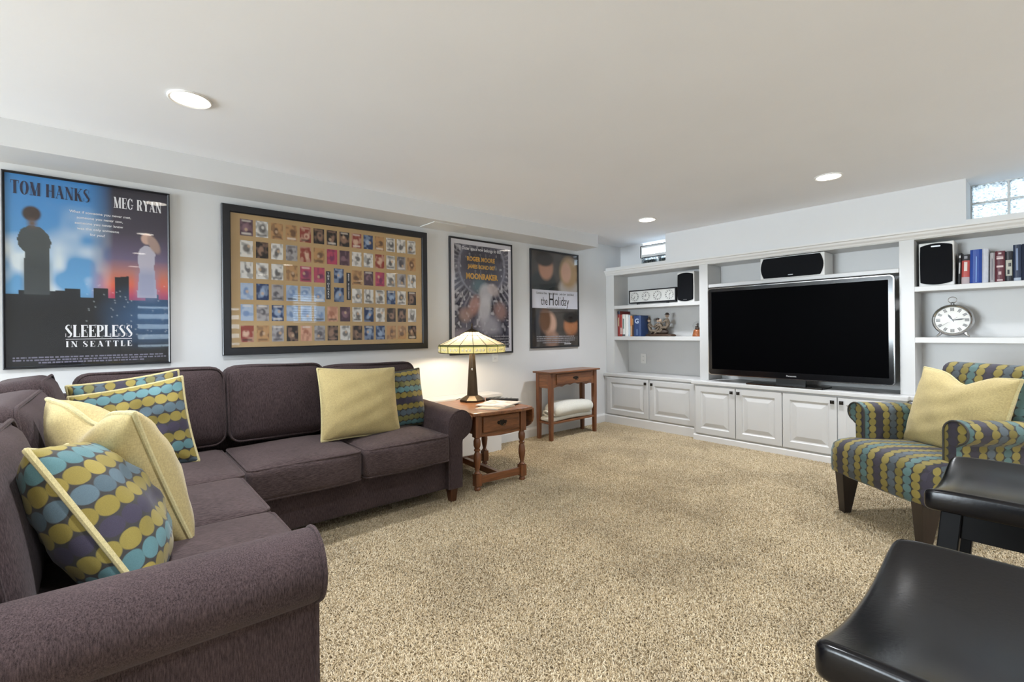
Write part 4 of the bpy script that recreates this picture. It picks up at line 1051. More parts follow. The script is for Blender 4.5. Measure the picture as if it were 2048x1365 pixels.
for s_, sz, dx, dz, mt, of in (('Outer space now belongs to 007.', .042, .0, -.103, INK_W, .0006), ('ROGER MOORE', .056, -.015, -.200, INK_G, .002), ('JAMES BOND 007', .050, -.01, -.268, INK_G, .002), ('MOONRAKER', .072, -.005, -.365, INK_G, .003)):
    part('lettering', onwall(text_mesh(s_, sz, .0002, of, sx=.82), (x0+x1)/2+dx, yl, z1+dz), mt, t)
credit_rows(t, x1-.26, x1-.05, z0+.17, 5, .026, yl, INK_M2, 8, .5)

# --- two-part romance poster
x0, x1, z0, z1 = 3.263, 3.995, .915, 1.943
t = picture('framed_poster', 'framed poster with white title band between two dark photos, rightmost', x0, x1, z0, z1, .016, .026)
p = Paint(R_, C_, 'dadbe6')
def block(v0, v1, fn):
    q = Paint(R_, C_, '4a4540'); fn(q); m_ = ((p.v >= v0) & (p.v < v1)).astype(float)[..., None]; p.a = p.a*(1-m_)+q.a*m_
def top(q):
    q.lay(np.clip((vnoise(R_, C_, 7, 31)-.4)*2, 0, .6), '5f5a56'); q.ell(.26, .33, .26, .14, '33373a', .3); q.ell(.80, .36, .22, .10, 'bfb8b4', .4)
    q.ell(.30, .17, .15, .125, 'b98a72', .35); q.ell(.27, .08, .19, .075, '2e2622', .35); q.ell(.80, .20, .20, .17, 'b89a74', .4); q.ell(.74, .20, .11, .11, 'd3aa94', .4)
def bot(q):
    q.lay(np.clip((vnoise(R_, C_, 7, 33)-.4)*2, 0, .6), '2c2622'); q.ell(.20, .80, .18, .17, '26262c', .3); q.ell(.36, .76, .15, .12, 'c39f8a', .4); q.ell(.27, .72, .12, .13, '6b4c36', .5)
    q.ell(.84, .78, .16, .11, 'ab7350', .4); q.ell(.84, .69, .18, .06, '1f1a18', .4); q.ell(.42, .93, .14, .09, 'b58e7a', .6); q.rect(0, 1, .88, 1.01, '3f3732', .15, .7)
block(0, .405, top); block(.595, 1.01, bot)
part('print', onwall(grid_print('print', x1-x0-.028, z1-z0-.028, p.a), (x0+x1)/2, D1-.0135, (z0+z1)/2), None, t)
for s_, sz, cx, dz, of, sx in (('the', .120, x0+.195, -.575, .0, .62), ('H', .185, x0+.300, -.577, .001, .62), ('oliday', .140, x0+.462, -.577, .0, .68)):
    part('lettering', onwall(text_mesh(s_, sz, .0002, of, sx=sx), cx, yl, z1+dz), INK_K, t)
part('lettering', onwall(text_mesh('Cameron Diaz   Kate Winslet   Jude Law   Jack Black', .030, .0002, .0001, sx=.9), (x0+x1)/2, yl, z1-.462), INK_K, t)
credit_rows(t, x0+.17, x1-.17, z1-.600, 1, .014, yl, INK_M2, 4, .45)
credit_rows(t, x0+.08, x1-.08, z0+.125, 4, .022, yl, INK_M2, 9, .5)
part('lettering', onwall(text_mesh('December', .026, .0002, .0004), x0+.55, yl, z0+.030), INK_W, t)

# ==================================================================== sectional sofa
S = thing('sectional_sofa', 'dark brown L-shaped sectional sofa with rolled arms', 'sofa', (.6, 2.4, 0))
SB = -.50                          # back of the short branch
part('base_frame', MB().prism([(SB, 1.265), (.385, 1.265), (.385, 2.55), (1.70, 2.55), (1.70, 3.30), (SB, 3.30)], .085, .29, 'z'), SOFA, S, bevel=.015, smooth=True)
part('back_frame', MB().box(SB, 1.66, 3.17, 3.312, .10, .80), SOFA, S, bevel=.04, seg=4, smooth=True)
part('back_frame', MB().box(SB-.01, SB+.13, 1.27, 3.165, .10, .80), SOFA, S, bevel=.04, seg=4, smooth=True)
def arm_profile(n=20):
    """(a, z): a measured outwards from the roll centre"""
    pts = [(-.090, .095), (-.090, .495)]
    for k in range(1, n+1):
        a = PI-(PI+math.radians(62))*k/n; pts.append((.090*math.cos(a), .495+.090*math.sin(a)))
    return pts+[(.014, .398), (.010, .38), (.008, .095)]
def arm(origin, out, along, length, rise):
    b = MB(); pr_ = arm_profile(); n = len(pr_); secs = [(0.0, .80), (.004, .93), (.014, .985), (.028, 1.0), (length*.5, 1.0), (length, 1.0)]
    pip = []
    for d, sc in secs:
        for a, z_ in pr_:
            aa = a*sc; zz = .495+(z_-.495)*(sc if z_ > .38 else 1)+rise*d/length*(1 if z_ > .35 else 0)
            b.v.append(tuple(Vector(origin)+Vector(out)*aa+Vector(along)*d+Vector((0, 0, zz))))
    m = len(secs)
    for i in range(m-1):
        for k in range(n): b.f.append((i*n+k, i*n+(k+1) % n, (i+1)*n+(k+1) % n, (i+1)*n+k))
    b.f.append(tuple(range(n))[::-1]); b.f.append(tuple((m-1)*n+k for k in range(n)))
    o = part('arm', b, SOFA, S, smooth=True, label='rolled sofa arm')
    pts = [tuple(Vector(origin)+Vector(out)*a*.985+Vector(along)*.010+Vector((0, 0, z_))) for a, z_ in pr_]
    part('piping', MB().tube(pts, .0055, 8), SOFA, o, smooth=True)
arm((1.70, 2.50, 0), (1, 0, 0), (0, 1, 0), .80, .035)
arm((.405, 1.262, 0), (0, -1, 0), (-1, 0, 0), .90, .015)

def seat_cushion(x0, x1, y0, y1, z0=.285, z1=.455, mat=SOFAH, seed=0, crown=.028):
    b = rbox((x0+x1)/2, (y0+y1)/2, (z0+z1)/2, x1-x0, y1-y0, z1-z0, .034, (.008, .010, crown), 16, wob=.0025, seed=seed)
    o = part('seat_cushion', b, mat, S, smooth='all')
    for z_ in (z1-.010, z0+.010):
        part('piping', MB().tube([(a, c, z_) for a, c in rrect(x0+.008, x1-.008, y0+.008, y1-.008, .03)], .0058, 8, True), mat, o, smooth=True)
seat_cushion(.475, 1.035, 2.455, 3.05, seed=1)
seat_cushion(1.045, 1.598, 2.455, 3.05, seed=2)
seat_cushion(-.20, .465, 2.405, 3.05, seed=3)
seat_cushion(-.20, .445, 1.870, 2.397, seed=4)
seat_cushion(-.20, .445, 1.362, 1.862, seed=5)
def back_cushion(c, size, rot, seed, tilt):
    """upright cushion, local x wide, y deep, z high; the front is -y"""
    w, d, h = size
    b = rbox(0, 0, 0, w, d, h, .055, (.012, .035, .012), 16, wob=.005, seed=seed)
    M_ = Matrix.Translation(c) @ Matrix.Rotation(rot, 4, 'Z') @ Matrix.Rotation(tilt, 4, 'X')
    o = part('back_cushion', b.xf(M_), SOFA, S, smooth='all')
    for s_ in (-1, 1):
        pts = [(a, s_*(d/2-.016), c_) for a, c_ in rrect(-w/2+.006, w/2-.006, -h/2+.006, h/2-.006, .06)]
        part('piping', MB().tube(pts, .0058, 8, True).xf(M_), SOFA, o, smooth=True)
back_cushion((.172, 3.105, .685), (.62, .20, .43), 0, 11, -.10)
back_cushion((.757, 3.105, .685), (.535, .20, .43), 0, 12, -.10)
back_cushion((1.345, 3.100, .665), (.63, .20, .42), 0, 13, -.10)
back_cushion((-.275, 2.93, .67), (.50, .21, .46), PI/2, 14, -.14)
back_cushion((-.275, 2.30, .66), (.70, .22, .42), PI/2, 15, -.16)
back_cushion((-.275, 1.66, .64), (.60, .22, .42), PI/2, 16, -.16)
LEGW = wood('sofa_leg_wood', '2c170d', '5a3219', axis='z')
def sofa_leg(x, y):
    part('leg', MB().lathe([(.026, 0.0), (.030, .02), (.044, .108)], 4, (0, 0, 0)).xf(Matrix.Translation((x, y, 0)) @ Matrix.Rotation(PI/4, 4, 'Z')), LEGW, S, bevel=.004)
for x, y in ((1.655, 2.545), (1.655, 3.22), (.34, 1.31), (-.42, 1.31), (-.42, 3.22), (.35, 2.60)): sofa_leg(x, y)

# ==================================================================== pillows
def pillow(label, c, rightv, upv, w, h, th, mat, pipe, group, chop=0.0, swap=False, seed=0, name='throw_pillow', ear=.10, uvo=(0, 0)):
    r_ = Vector(rightv).normalized(); u_ = Vector(upv); u_ = (u_-r_*u_.dot(r_)).normalized(); n_ = r_.cross(u_)
    M_ = Matrix((r_, -n_, u_)).transposed().to_4x4(); M_.translation = c      # local x right, y away from the front, z up
    n = 26; rr = random.Random(seed); ph = [rr.uniform(0, 6.28) for _ in range(6)]
    def edge(s, t_):
        """outline: sides pinch in between the corners"""
        x = s*(1-.5*ear*(1-t_*t_)*abs(s)**2-.10*ear*0); z_ = t_*(1-.5*ear*(1-s*s)*abs(t_)**2)
        z2 = z_*h/2
        if chop: z2 -= chop*math.exp(-(s/.34)**2)*max(0, (t_+1)/2)**2
        return x*w/2, z2
    b = MB(); ids = {}; uvs = {}; corner = []
    for side in (-1, 1):
        for i in range(n+1):
            for j in range(n+1):
                s = -math.cos(PI*i/n); t_ = -math.cos(PI*j/n)
                bd = i in (0, n) or j in (0, n)
                if bd and side == 1: ids[(side, i, j)] = ids[(-1, i, j)]; continue
                x, z_ = edge(s, t_)
                f = ((1-s*s)*(1-t_*t_))
                y = side*th/2*(f**.42)*(1-.0*f)
                if chop: y += side*.025*math.exp(-(s/.3)**2)*max(0, t_)*f
                wr = .006*math.sin(7*s+5*t_+ph[0])*f+.004*math.sin(13*t_-6*s+ph[1])*f
                # creases that run in from the corners
                cr_ = (abs(s)*abs(t_))**2*.010*math.sin(16*(abs(s)-abs(t_))+ph[2])*f**.3
                ids[(side, i, j)] = len(b.v); b.v.append((x, y+side*(wr+cr_), z_))
        for i in range(n):
            for j in range(n):
                g4 = [(side, i, j), (side, i+1, j), (side, i+1, j+1), (side, i, j+1)]
                if side > 0: g4 = g4[::-1]
                b.f.append(tuple(ids[q] for q in g4)); corner.extend(g4)
    # print coordinates follow the surface: distance from the middle line in both directions
    for side in (-1, 1):
        def at(i, j): return Vector(b.v[ids[(side, i, j)]])
        U = {}; V = {}
        for j in range(n+1):
            d = 0.0; U[(n//2, j)] = 0.0
            for i in range(n//2+1, n+1): d += (at(i, j)-at(i-1, j)).length; U[(i, j)] = d
            d = 0.0
            for i in range(n//2-1, -1, -1): d -= (at(i, j)-at(i+1, j)).length; U[(i, j)] = d
        for i in range(n+1):
            d = 0.0; V[(i, n//2)] = 0.0
            for j in range(n//2+1, n+1): d += (at(i, j)-at(i, j-1)).length; V[(i, j)] = d
            d = 0.0
            for j in range(n//2-1, -1, -1): d -= (at(i, j)-at(i, j+1)).length; V[(i, j)] = d
        for k in U: uvs[(side,)+k] = (U[k], V[k])
    loc = Vector(c)-u_*h/2
    t = thing(name, label, 'pillow', loc, group)
    base_ = [tuple(v) for v in b.v]
    me = bpy.data.meshes.new('cover'); me.from_pydata(b.v, [], b.f)
    lay = me.uv_layers.new(name='UVMap')
    for lp in me.loops:
        a, c2 = uvs[corner[lp.index]]; lay.data[lp.index].uv = (c2, a) if swap else (a, c2)
    me.polygons.foreach_set('use_smooth', [True]*len(me.polygons))
    me.transform(M_); me.update()
    part('cover', me, mat, t)
    path = []
    for k in range(n): path.append(edge(-math.cos(PI*k/n), -1))
    for k in range(n): path.append(edge(1, -math.cos(PI*k/n)))
    for k in range(n): path.append(edge(math.cos(PI*k/n), 1))
    for k in range(n): path.append(edge(-1, math.cos(PI*k/n)))
    part('piping', MB().tube([(x, 0, z_) for x, z_ in path], .0072, 8, True).xf(M_), pipe, t, smooth=True)
    return t
PG = 'throw pillows'
pillow('dotted pillow nearest to the front, tucked beside the near sofa arm', (-.018, 1.625, .622), (.10, .93, -.15), (-.47, .21, .86), .43, .43, .225, PDOT, LINENP, PG, swap=True, seed=1)
pillow('plain olive pillow with dented top behind the nearest dotted pillow', (.015, 1.88, .675), (-.40, .86, .03), (-.42, .20, .80), .47, .45, .22, LINEN, LINENP, PG, chop=.055, seed=2)
pillow('dotted pillow leaning on the back cushion in the sofa corner', (.075, 2.93, .665), (.97, -.05, .12), (-.22, .10, .90), .42, .44, .17, PDOT2, LINENP, PG, seed=3)
pillow('dotted pillow with level stripes, front one of the corner pair', (.085, 2.80, .645), (.97, -.12, .16), (-.26, .22, .88), .42, .42, .16, PDOT, LINENP, PG, swap=True, seed=4)
pillow('plain olive square pillow on the long side of sofa', (1.150, 2.775, .668), (1, .03, -.05), (.06, .26, .93), .49, .42, .17, LINEN, LINENP, PG, seed=5)
pillow('dotted pillow with blue stripes beside the far sofa arm', (1.43, 2.87, .645), (1, .05, .03), (.0, .20, .95), .42, .38, .16, PDOT2, plain('piping_dark', '4b4a38', .8), PG, swap=True, seed=6)

# ==================================================================== end table with lamp
TZ = .545
t = thing('end_table', 'oak drop-leaf end table with turned legs beside the sofa', 'table', (2.10, 2.82, 0))
Rt = Matrix.Translation((2.085, 2.58, 0)) @ Matrix.Rotation(math.radians(-4), 4, 'Z')
LW, LD = .385, .50                # leg spacing
def leg_prof(): return [(.014, 0), (.021, .006), (.024, .016), (.020, .030), (.013, .036), (.019, .040)], [(.019, .118), (.024, .124), (.017, .132), (.013, .140), (.021, .175), (.026, .215), (.022, .255), (.015, .272), (.022, .278), (.022, .286), (.015, .292), (.019, .300), (.025, .315), (.025, .345), (.018, .362), (.021, .366), (.021, .372)]
for sx_ in (-1, 1):
    for sy_ in (0, 1):
        lo, hi = leg_prof(); cx, cy = sx_*LW/2, sy_*LD
        b = MB().lathe(lo, 16, (cx, cy, 0)).lathe(hi, 16, (cx, cy, 0)).box(cx-.0235, cx+.0235, cy-.0235, cy+.0235, .038, .120).box(cx-.024, cx+.024, cy-.024, cy+.024, .370, .519)
        part('leg', b.xf(Rt), OAKZ, t, smooth=True)
b = MB().box(-LW/2+.0245, LW/2-.0245, -.010, .010, .385, .518)
part('apron', b.xf(Rt), OAK, t)
part('apron', MB().box(-LW/2+.0245, LW/2-.0245, LD-.01, LD+.01, .385, .518).xf(Rt), OAK, t)
for s_ in (-1, 1): part('apron', MB().box(s_*LW/2-.010, s_*LW/2+.010, .0245, LD-.0245, .385, .518).xf(Rt), OAKY, t)
ap = MB().prism([(-LW/2+.0245, .386), (-LW/2+.0245, .370)]+[(-LW/2+.0245+(LW-.049)*k/16, .372-.010*math.sin(PI*k/16)) for k in range(1, 16)]+[(LW/2-.0245, .370), (LW/2-.0245, .386)], -.012, .006, 'y')
part('apron_edge', ap.xf(Rt), OAK, t)
dw = part('drawer', MB().box(-.155, .155, -.026, -.0105, .395, .508).xf(Rt), OAK, t, bevel=.008, seg=2)
def bail_pull(parent, M_, s=1.0):
    """brass plate and hanging handle, plane y = 0, front is -y"""
    plate = [(-.042, .0), (-.036, .012), (-.022, .010), (-.012, .018), (0, .013), (.012, .018), (.022, .010), (.036, .012), (.042, .0), (.034, -.012), (.018, -.010), (.008, -.020), (0, -.024), (-.008, -.020), (-.018, -.010), (-.034, -.012)]
    part('pull_plate', MB().prism([(a*s, c*s) for a, c in plate], -.003, 0, 'y').xf(M_), KNOB, parent)
    part('pull', MB().tube([(-.026*s, -.004, .004*s), (-.026*s, -.012, 0), (-.022*s, -.014, -.014*s), (-.010*s, -.015, -.021*s), (.010*s, -.015, -.021*s), (.022*s, -.014, -.014*s), (.026*s, -.012, 0), (.026*s, -.004, .004*s)], .003*s, 8).xf(M_), BRONZE, parent, smooth=True)
bail_pull(dw, Rt @ Matrix.Translation((0, -.0262, .455)))
part('stretcher', MB().box(-LW/2+.024, LW/2-.024, -.012, .012, .050, .102).xf(Rt), OAK, t, bevel=.003)
part('stretcher', MB().box(-LW/2+.024, LW/2-.024, LD-.012, LD+.012, .050, .102).xf(Rt), OAK, t, bevel=.003)
part('stretcher', MB().box(-.018, .018, .0125, LD-.0125, .054, .098).xf(Rt), OAKY, t, bevel=.003)
top = [(-.255, -.055), (-.18, -.072), (-.09, -.081), (0, -.084), (.09, -.081), (.18, -.072), (.255, -.055), (.258, .29), (.255, .545), (.18, .562), (0, .574), (-.18, .562), (-.255, .545), (-.258, .29)]
part('table_top', MB().prism(top, .520, TZ, 'z').xf(Rt), OAKY, t, bevel=.007, seg=3)
for s_ in (-1, 1):
    lf = [(-.05, 0)]+[(.245-.295*math.cos(PI*k/16), -.185*math.sin(PI*k/16)**.6) for k in range(1, 16)]+[(.54, 0)]
    b = MB().prism([(a, c) for a, c in lf], -.009, .009, 'x').xf(Matrix.Translation((s_*.262, 0, .530)) @ Matrix.Rotation(s_*-.10, 4, 'Y'))
    part('drop_leaf', b.xf(Rt), OAKY, t, bevel=.004)

# table lamp
lx, ly = 2.165, 3.02
t = thing('table_lamp', 'leaded glass table lamp with bronze column, lit', 'lamp', (lx, ly, TZ))
C = (lx, ly, 0); oct_ = Matrix.Translation((lx, ly, 0)) @ Matrix.Rotation(PI/8+.1, 4, 'Z')
part('base', MB().lathe([(.104, TZ+.0005), (.104, TZ+.014), (.098, TZ+.018), (.052, TZ+.044), (.046, TZ+.046)], 8).xf(oct_), BRONZE, t, bevel=.0015)
part('column', MB().lathe([(.046, TZ+.0455), (.022, TZ+.40), (.022, TZ+.43)], 8).xf(oct_), BRONZE, t, bevel=.002)
part('socket', MB().lathe([(.018, TZ+.43), (.018, TZ+.47), (.008, TZ+.475), (.006, 1.125)], 12, C), BRONZE, t, smooth=True)
gm_, nt, b_ = new_mat('leaded_glass_cream')
f_ = noise(nt, mapped(nt), 14, 4); colr = ramp(nt, f_, [(.3, lin('e6d8b4')), (.7, lin('f3ead0'))])
nt.nodes.remove(b_); d_ = N(nt, 'ShaderNodeBsdfDiffuse'); tl = N(nt, 'ShaderNodeBsdfTranslucent'); g_ = N(nt, 'ShaderNodeBsdfGlossy'); g_.inputs['Roughness'].default_value = .15
nt.links.new(colr, d_.inputs[0]); nt.links.new(colr, tl.inputs[0])
a1 = N(nt, 'ShaderNodeMixShader'); a1.inputs[0].default_value = .2; nt.links.new(d_.outputs[0], a1.inputs[1]); nt.links.new(tl.outputs[0], a1.inputs[2])
a2 = N(nt, 'ShaderNodeMixShader'); a2.inputs[0].default_value = .05; nt.links.new(a1.outputs[0], a2.inputs[1]); nt.links.new(g_.outputs[0], a2.inputs[2])
nt.links.new(a2.outputs[0], nt.nodes['Material Output'].inputs['Surface'])
def tint_glass(name, col):
    m = gm_.copy(); m.name = name
    for n in m.node_tree.nodes:
        if n.type == 'VALTORGB':
            for e in n.color_ramp.elements: e.color = (*lin(col), 1)
    return m
GGREEN = tint_glass('leaded_glass_green', '6f7a4c'); GWHITE = tint_glass('leaded_glass_white', 'f4ecd2'); GPALE = tint_glass('leaded_glass_pale_green', 'a9a878')
LEAD = plain('lead_came', '3a3428', .5, .6)
sh = part('lamp_shade', MB().lathe([(.034, 1.098), (.040, 1.097)], 16, C, cap=False), LEAD, t)
NP = 16
def ring_pt(r, z_, k): a = 2*PI*(k+.5)/NP; return (lx+r*math.cos(a), ly+r*math.sin(a), z_)
def quadp(p0, p1, p2, p3, mat, nm):
    part(nm, mk_mesh(nm, MB().add([p0, p1, p2, p3], [(0, 1, 2, 3)]), fixn=False), mat, sh)
prof = [(.040, 1.096), (.100, 1.062), (.258, .990), (.264, .980), (.262, .930)]
for k in range(NP):
    for i in range(len(prof)-1):
        (r0, z0_), (r1, z1_) = prof[i], prof[i+1]
        quadp(ring_pt(r0, z0_, k), ring_pt(r0, z0_, k+1), ring_pt(r1, z1_, k+1), ring_pt(r1, z1_, k), [gm_, gm_, GGREEN, GPALE][i], 'glass_pane')
    # three pale jewels in each rim pane
    b = MB()
    a0, a1_ = Vector(ring_pt(.2645, .955, k)), Vector(ring_pt(.2645, .955, k+1)); out = ((a0+a1_)/2-Vector((lx, ly, .955))).normalized(); tg = (a1_-a0).normalized()
    for f in (.25, .5, .75):
        c = a0.lerp(a1_, f)
        b.add([tuple(c+tg*.011+out*.001), tuple(c+Vector((0, 0, .014))+out*.001), tuple(c-tg*.011+out*.001), tuple(c-Vector((0, 0, .014))+out*.001), tuple(c+out*.005)], [(0, 1, 4), (1, 2, 4), (2, 3, 4), (3, 0, 4)])
    part('glass_jewel', b, GWHITE, sh)
    part('came', MB().tube([ring_pt(r, z_, k) for r, z_ in prof], .0022, 6), LEAD, sh)
for r, z_ in prof[1:]:
    part('came', MB().tube([ring_pt(r, z_, k) for k in range(NP)], .0022 if r < .2 else .003, 6, True), LEAD, sh)
part('cap', MB().lathe([(.056, 1.088), (.050, 1.096), (.020, 1.112), (.008, 1.120)], 20, C), BRONZE, t, smooth=True)
part('finial', MB().lathe([(.006, 1.12), (.009, 1.128), (.005, 1.136), (.008, 1.146), (.002, 1.162)], 12, C), BRONZE, t, smooth=True)
part('pull_chain', MB().tube([(lx-.02, ly-.025, .95), (lx-.021, ly-.026, .80)], .0012, 5), STEEL, t)
part('pull_bead', MB().ell((lx-.021, ly-.026, .795), (.006, .006, .009), 10, 8), CHROME, t, smooth=True)
for s_ in (-1, 1):
    part('bulb', MB().ell((lx+s_*.055, ly-s_*.02, 1.01), (.026, .026, .032), 16, 12), emis('lamp_bulb', 'ffe9cc', 290.0), t, smooth=True)
part('cord', MB().tube([(lx, ly+.09, TZ+.004), (lx-.02, ly+.16, TZ+.003), (lx-.03, ly+.21, TZ-.02), (lx-.05, ly+.23, .40), (lx-.02, ly+.24, .2), (lx+.03, ly+.25, .012)], .003, 6), BRONZE, t, smooth=True)

# papers and remote control on the end table
def sheet_thing(name, label, cat, corners, z0_, th, mat, print_=None):
    b = MB().prism(corners, z0_, z0_+th, 'z'); t = thing(name, label, cat, (sum(c[0] for c in corners)/4, sum(c[1] for c in corners)/4, z0_))
    part('pages', b, PAGES, t)
    cv = [(c[0]*.995+t.location.x*.005, c[1]*.995+t.location.y*.005) for c in corners]
    part('cover', MB().prism(cv, z0_+th, z0_+th+.0012, 'z'), mat, t)
    return t
mgm, nt, b_ = new_mat('magazine_print')
nt.links.new(ramp(nt, noise(nt, mapped(nt, (1, 1, 1), rot=(0, 0, .6)), 9, 2), [(.38, lin('efeeea')), (.5, lin('e2dfda')), (.56, lin('a99a96')), (.62, lin('d8d2cc'))]), b_.inputs['Base Color']); b_.inputs['Roughness'].default_value = .3
cA = [(2.008, 2.764), (2.245, 2.884), (2.362, 2.664), (2.118, 2.560)]
sheet_thing('magazine', 'open white magazine lying on the end table', 'magazine', cA, TZ+.0075, .006, mgm)
cB = [(1.945, 2.685), (2.13, 2.76), (2.235, 2.590), (2.040, 2.545)]
sheet_thing('thin_brochure', 'thin pale brochure under the magazine on the end table', 'brochure', cB, TZ+.0005, .0045, plain('brochure', 'c9b9a4', .4, var=.2, vscale=20))
t = thing('remote_control', 'black remote control at the table edge beside the magazine', 'remote', (2.36, 2.86, TZ))
Rr_ = Matrix.Translation((2.335, 2.86, TZ+.0005)) @ Matrix.Rotation(math.radians(-55), 4, 'Z')
part('body', MB().prism(rrect(-.13, .13, -.025, .025, .012), 0, .020, 'z').xf(Rr_), BLACKP, t, bevel=.004)
for k in range(6):
    for j in (-1, 0, 1): part('button', MB().prism(rrect(-.10+k*.034-.007, -.10+k*.034+.007, j*.014-.004, j*.014+.004, .003), .020, .0225, 'z').xf(Rr_), plain('remote_button', '55585c' if j else '7d8084', .5), t)

# ==================================================================== console table with folded blanket
t = thing('console_table', 'small oak console table with one drawer under a poster', 'table', (3.6, 3.345, 0))
X0, X1, Y0, Y1, TT = 3.262, 3.965, 3.242, 3.455, .690
for x in (X0, X1-.044):
    for y in (Y0, Y1-.044):
        b = MB().add([(x+.005, y+.005, 0), (x+.039, y+.005, 0), (x+.039, y+.039, 0), (x+.005, y+.039, 0), (x, y, .40), (x+.044, y, .40), (x+.044, y+.044, .40), (x, y+.044, .40), (x, y, .672), (x+.044, y, .672), (x+.044, y+.044, .672), (x, y+.044, .672)],
                     [(0, 3, 2, 1), (8, 9, 10, 11)]+[(i+k, i+(k+1) % 4, i+4+(k+1) % 4, i+4+k) for i in (0, 4) for k in range(4)])
        part('leg', b, OAKZ, t, bevel=.004)
sc = [(X0+.0445, .672)]+[(X0+.0445, .530)]
n = 48
for k in range(1, n):
    u = k/n; sc.append((X0+.0445+(X1-X0-.089)*u, .527+.012*abs(math.sin(u*PI*5))**.8+(.014 if .0 else 0)+.010*math.cos(u*2*PI)*-1+.006))
sc += [(X1-.0445, .530), (X1-.0445, .672)]
part('apron', MB().prism(sc, Y0+.008, Y0+.026, 'y'), OAK, t, label='front apron with scalloped edge')
part('apron', MB().box(X0+.0445, X1-.0445, Y1-.026, Y1-.008, .525, .672), OAK, t)
for x in (X0+.006, X1-.024): part('apron', MB().box(x, x+.018, Y0+.0445, Y1-.0445, .525, .672), OAKY, t)
dw = part('drawer', MB().box(X0+.085, X1-.085, Y0-.004, Y0+.0075, .556, .660), OAK, t, bevel=.006)
bail_pull(dw, Matrix.Translation(((X0+X1)/2+.01, Y0-.0042, .612)), .95)
part('table_top', MB().box(X0-.042, X1+.026, Y0-.028, Y1+.004, .673, TT), OAK, t, bevel=.007, seg=3)
part('shelf', MB().box(X0+.008, X1-.008, Y0+.012, Y1-.012, .168, .188), OAK, t, bevel=.003)
BLK = linen('blanket_cotton', 'd6d5cc')
t = thing('folded_blanket', 'folded white blanket on the console table shelf', 'blanket', (3.6, 3.34, .188))
part('upper_fold', rbox(3.628, 3.335, .296, .60, .20, .125, .06, (.01, .01, .014), 14, wob=.006, seed=31), BLK, t, smooth='all')
part('lower_fold', rbox(3.60, 3.350, .212, .63, .165, .046, .022, (.006, .004, .004), 12, wob=.004, seed=32), BLK, t, smooth='all')
for k, (zz, dx) in enumerate(((.215, 0), (.248, .010), (.276, .004))):
    b = MB(); pts = [(3.318+dx+.010*math.sin(5*u+k), 3.265+.15*u, zz+.010*math.sin(6*u+2*k)) for u in [i/10 for i in range(11)]]
    part('fold_edge', b.tube(pts, [.010+.004*math.sin(9*i+k) for i in range(11)], 10), BLK, t, smooth=True)

# ==================================================================== armchair
TH = math.radians(36.5)
wv_ = Vector((-math.sin(TH), -math.cos(TH), 0)); nv_ = Vector((-math.cos(TH), math.sin(TH), 0))
FL = Vector((3.275, .905, 0)); CWd = .60
O_ = FL+wv_*CWd/2                                     # centre of the front
# local frame: x to the chair's own width (from far to near arm), y backwards, z up
CM = Matrix((wv_, -nv_, Vector((0, 0, 1)))).transposed().to_4x4(); CM.translation = O_
A = thing('armchair', 'armchair in dotted olive and teal stripes with dark legs', 'armchair', tuple(O_-nv_*.4))
def cuv(scale=1.0, off=0.0):
    inv = CM.inverted()
    def f(co, nrm):
        p_ = inv @ co; n_ = inv.to_3x3() @ nrm
        if abs(n_.x) > .75: return (p_.y+off, p_.z)
        if abs(n_.z) > abs(n_.y): return (p_.x+.5+off, -p_.y+.43)
        return (p_.x+.5+off, p_.z)
    return f
CH = CHAIRF; CPIPE = plain('chair_piping', '35332f', .7)
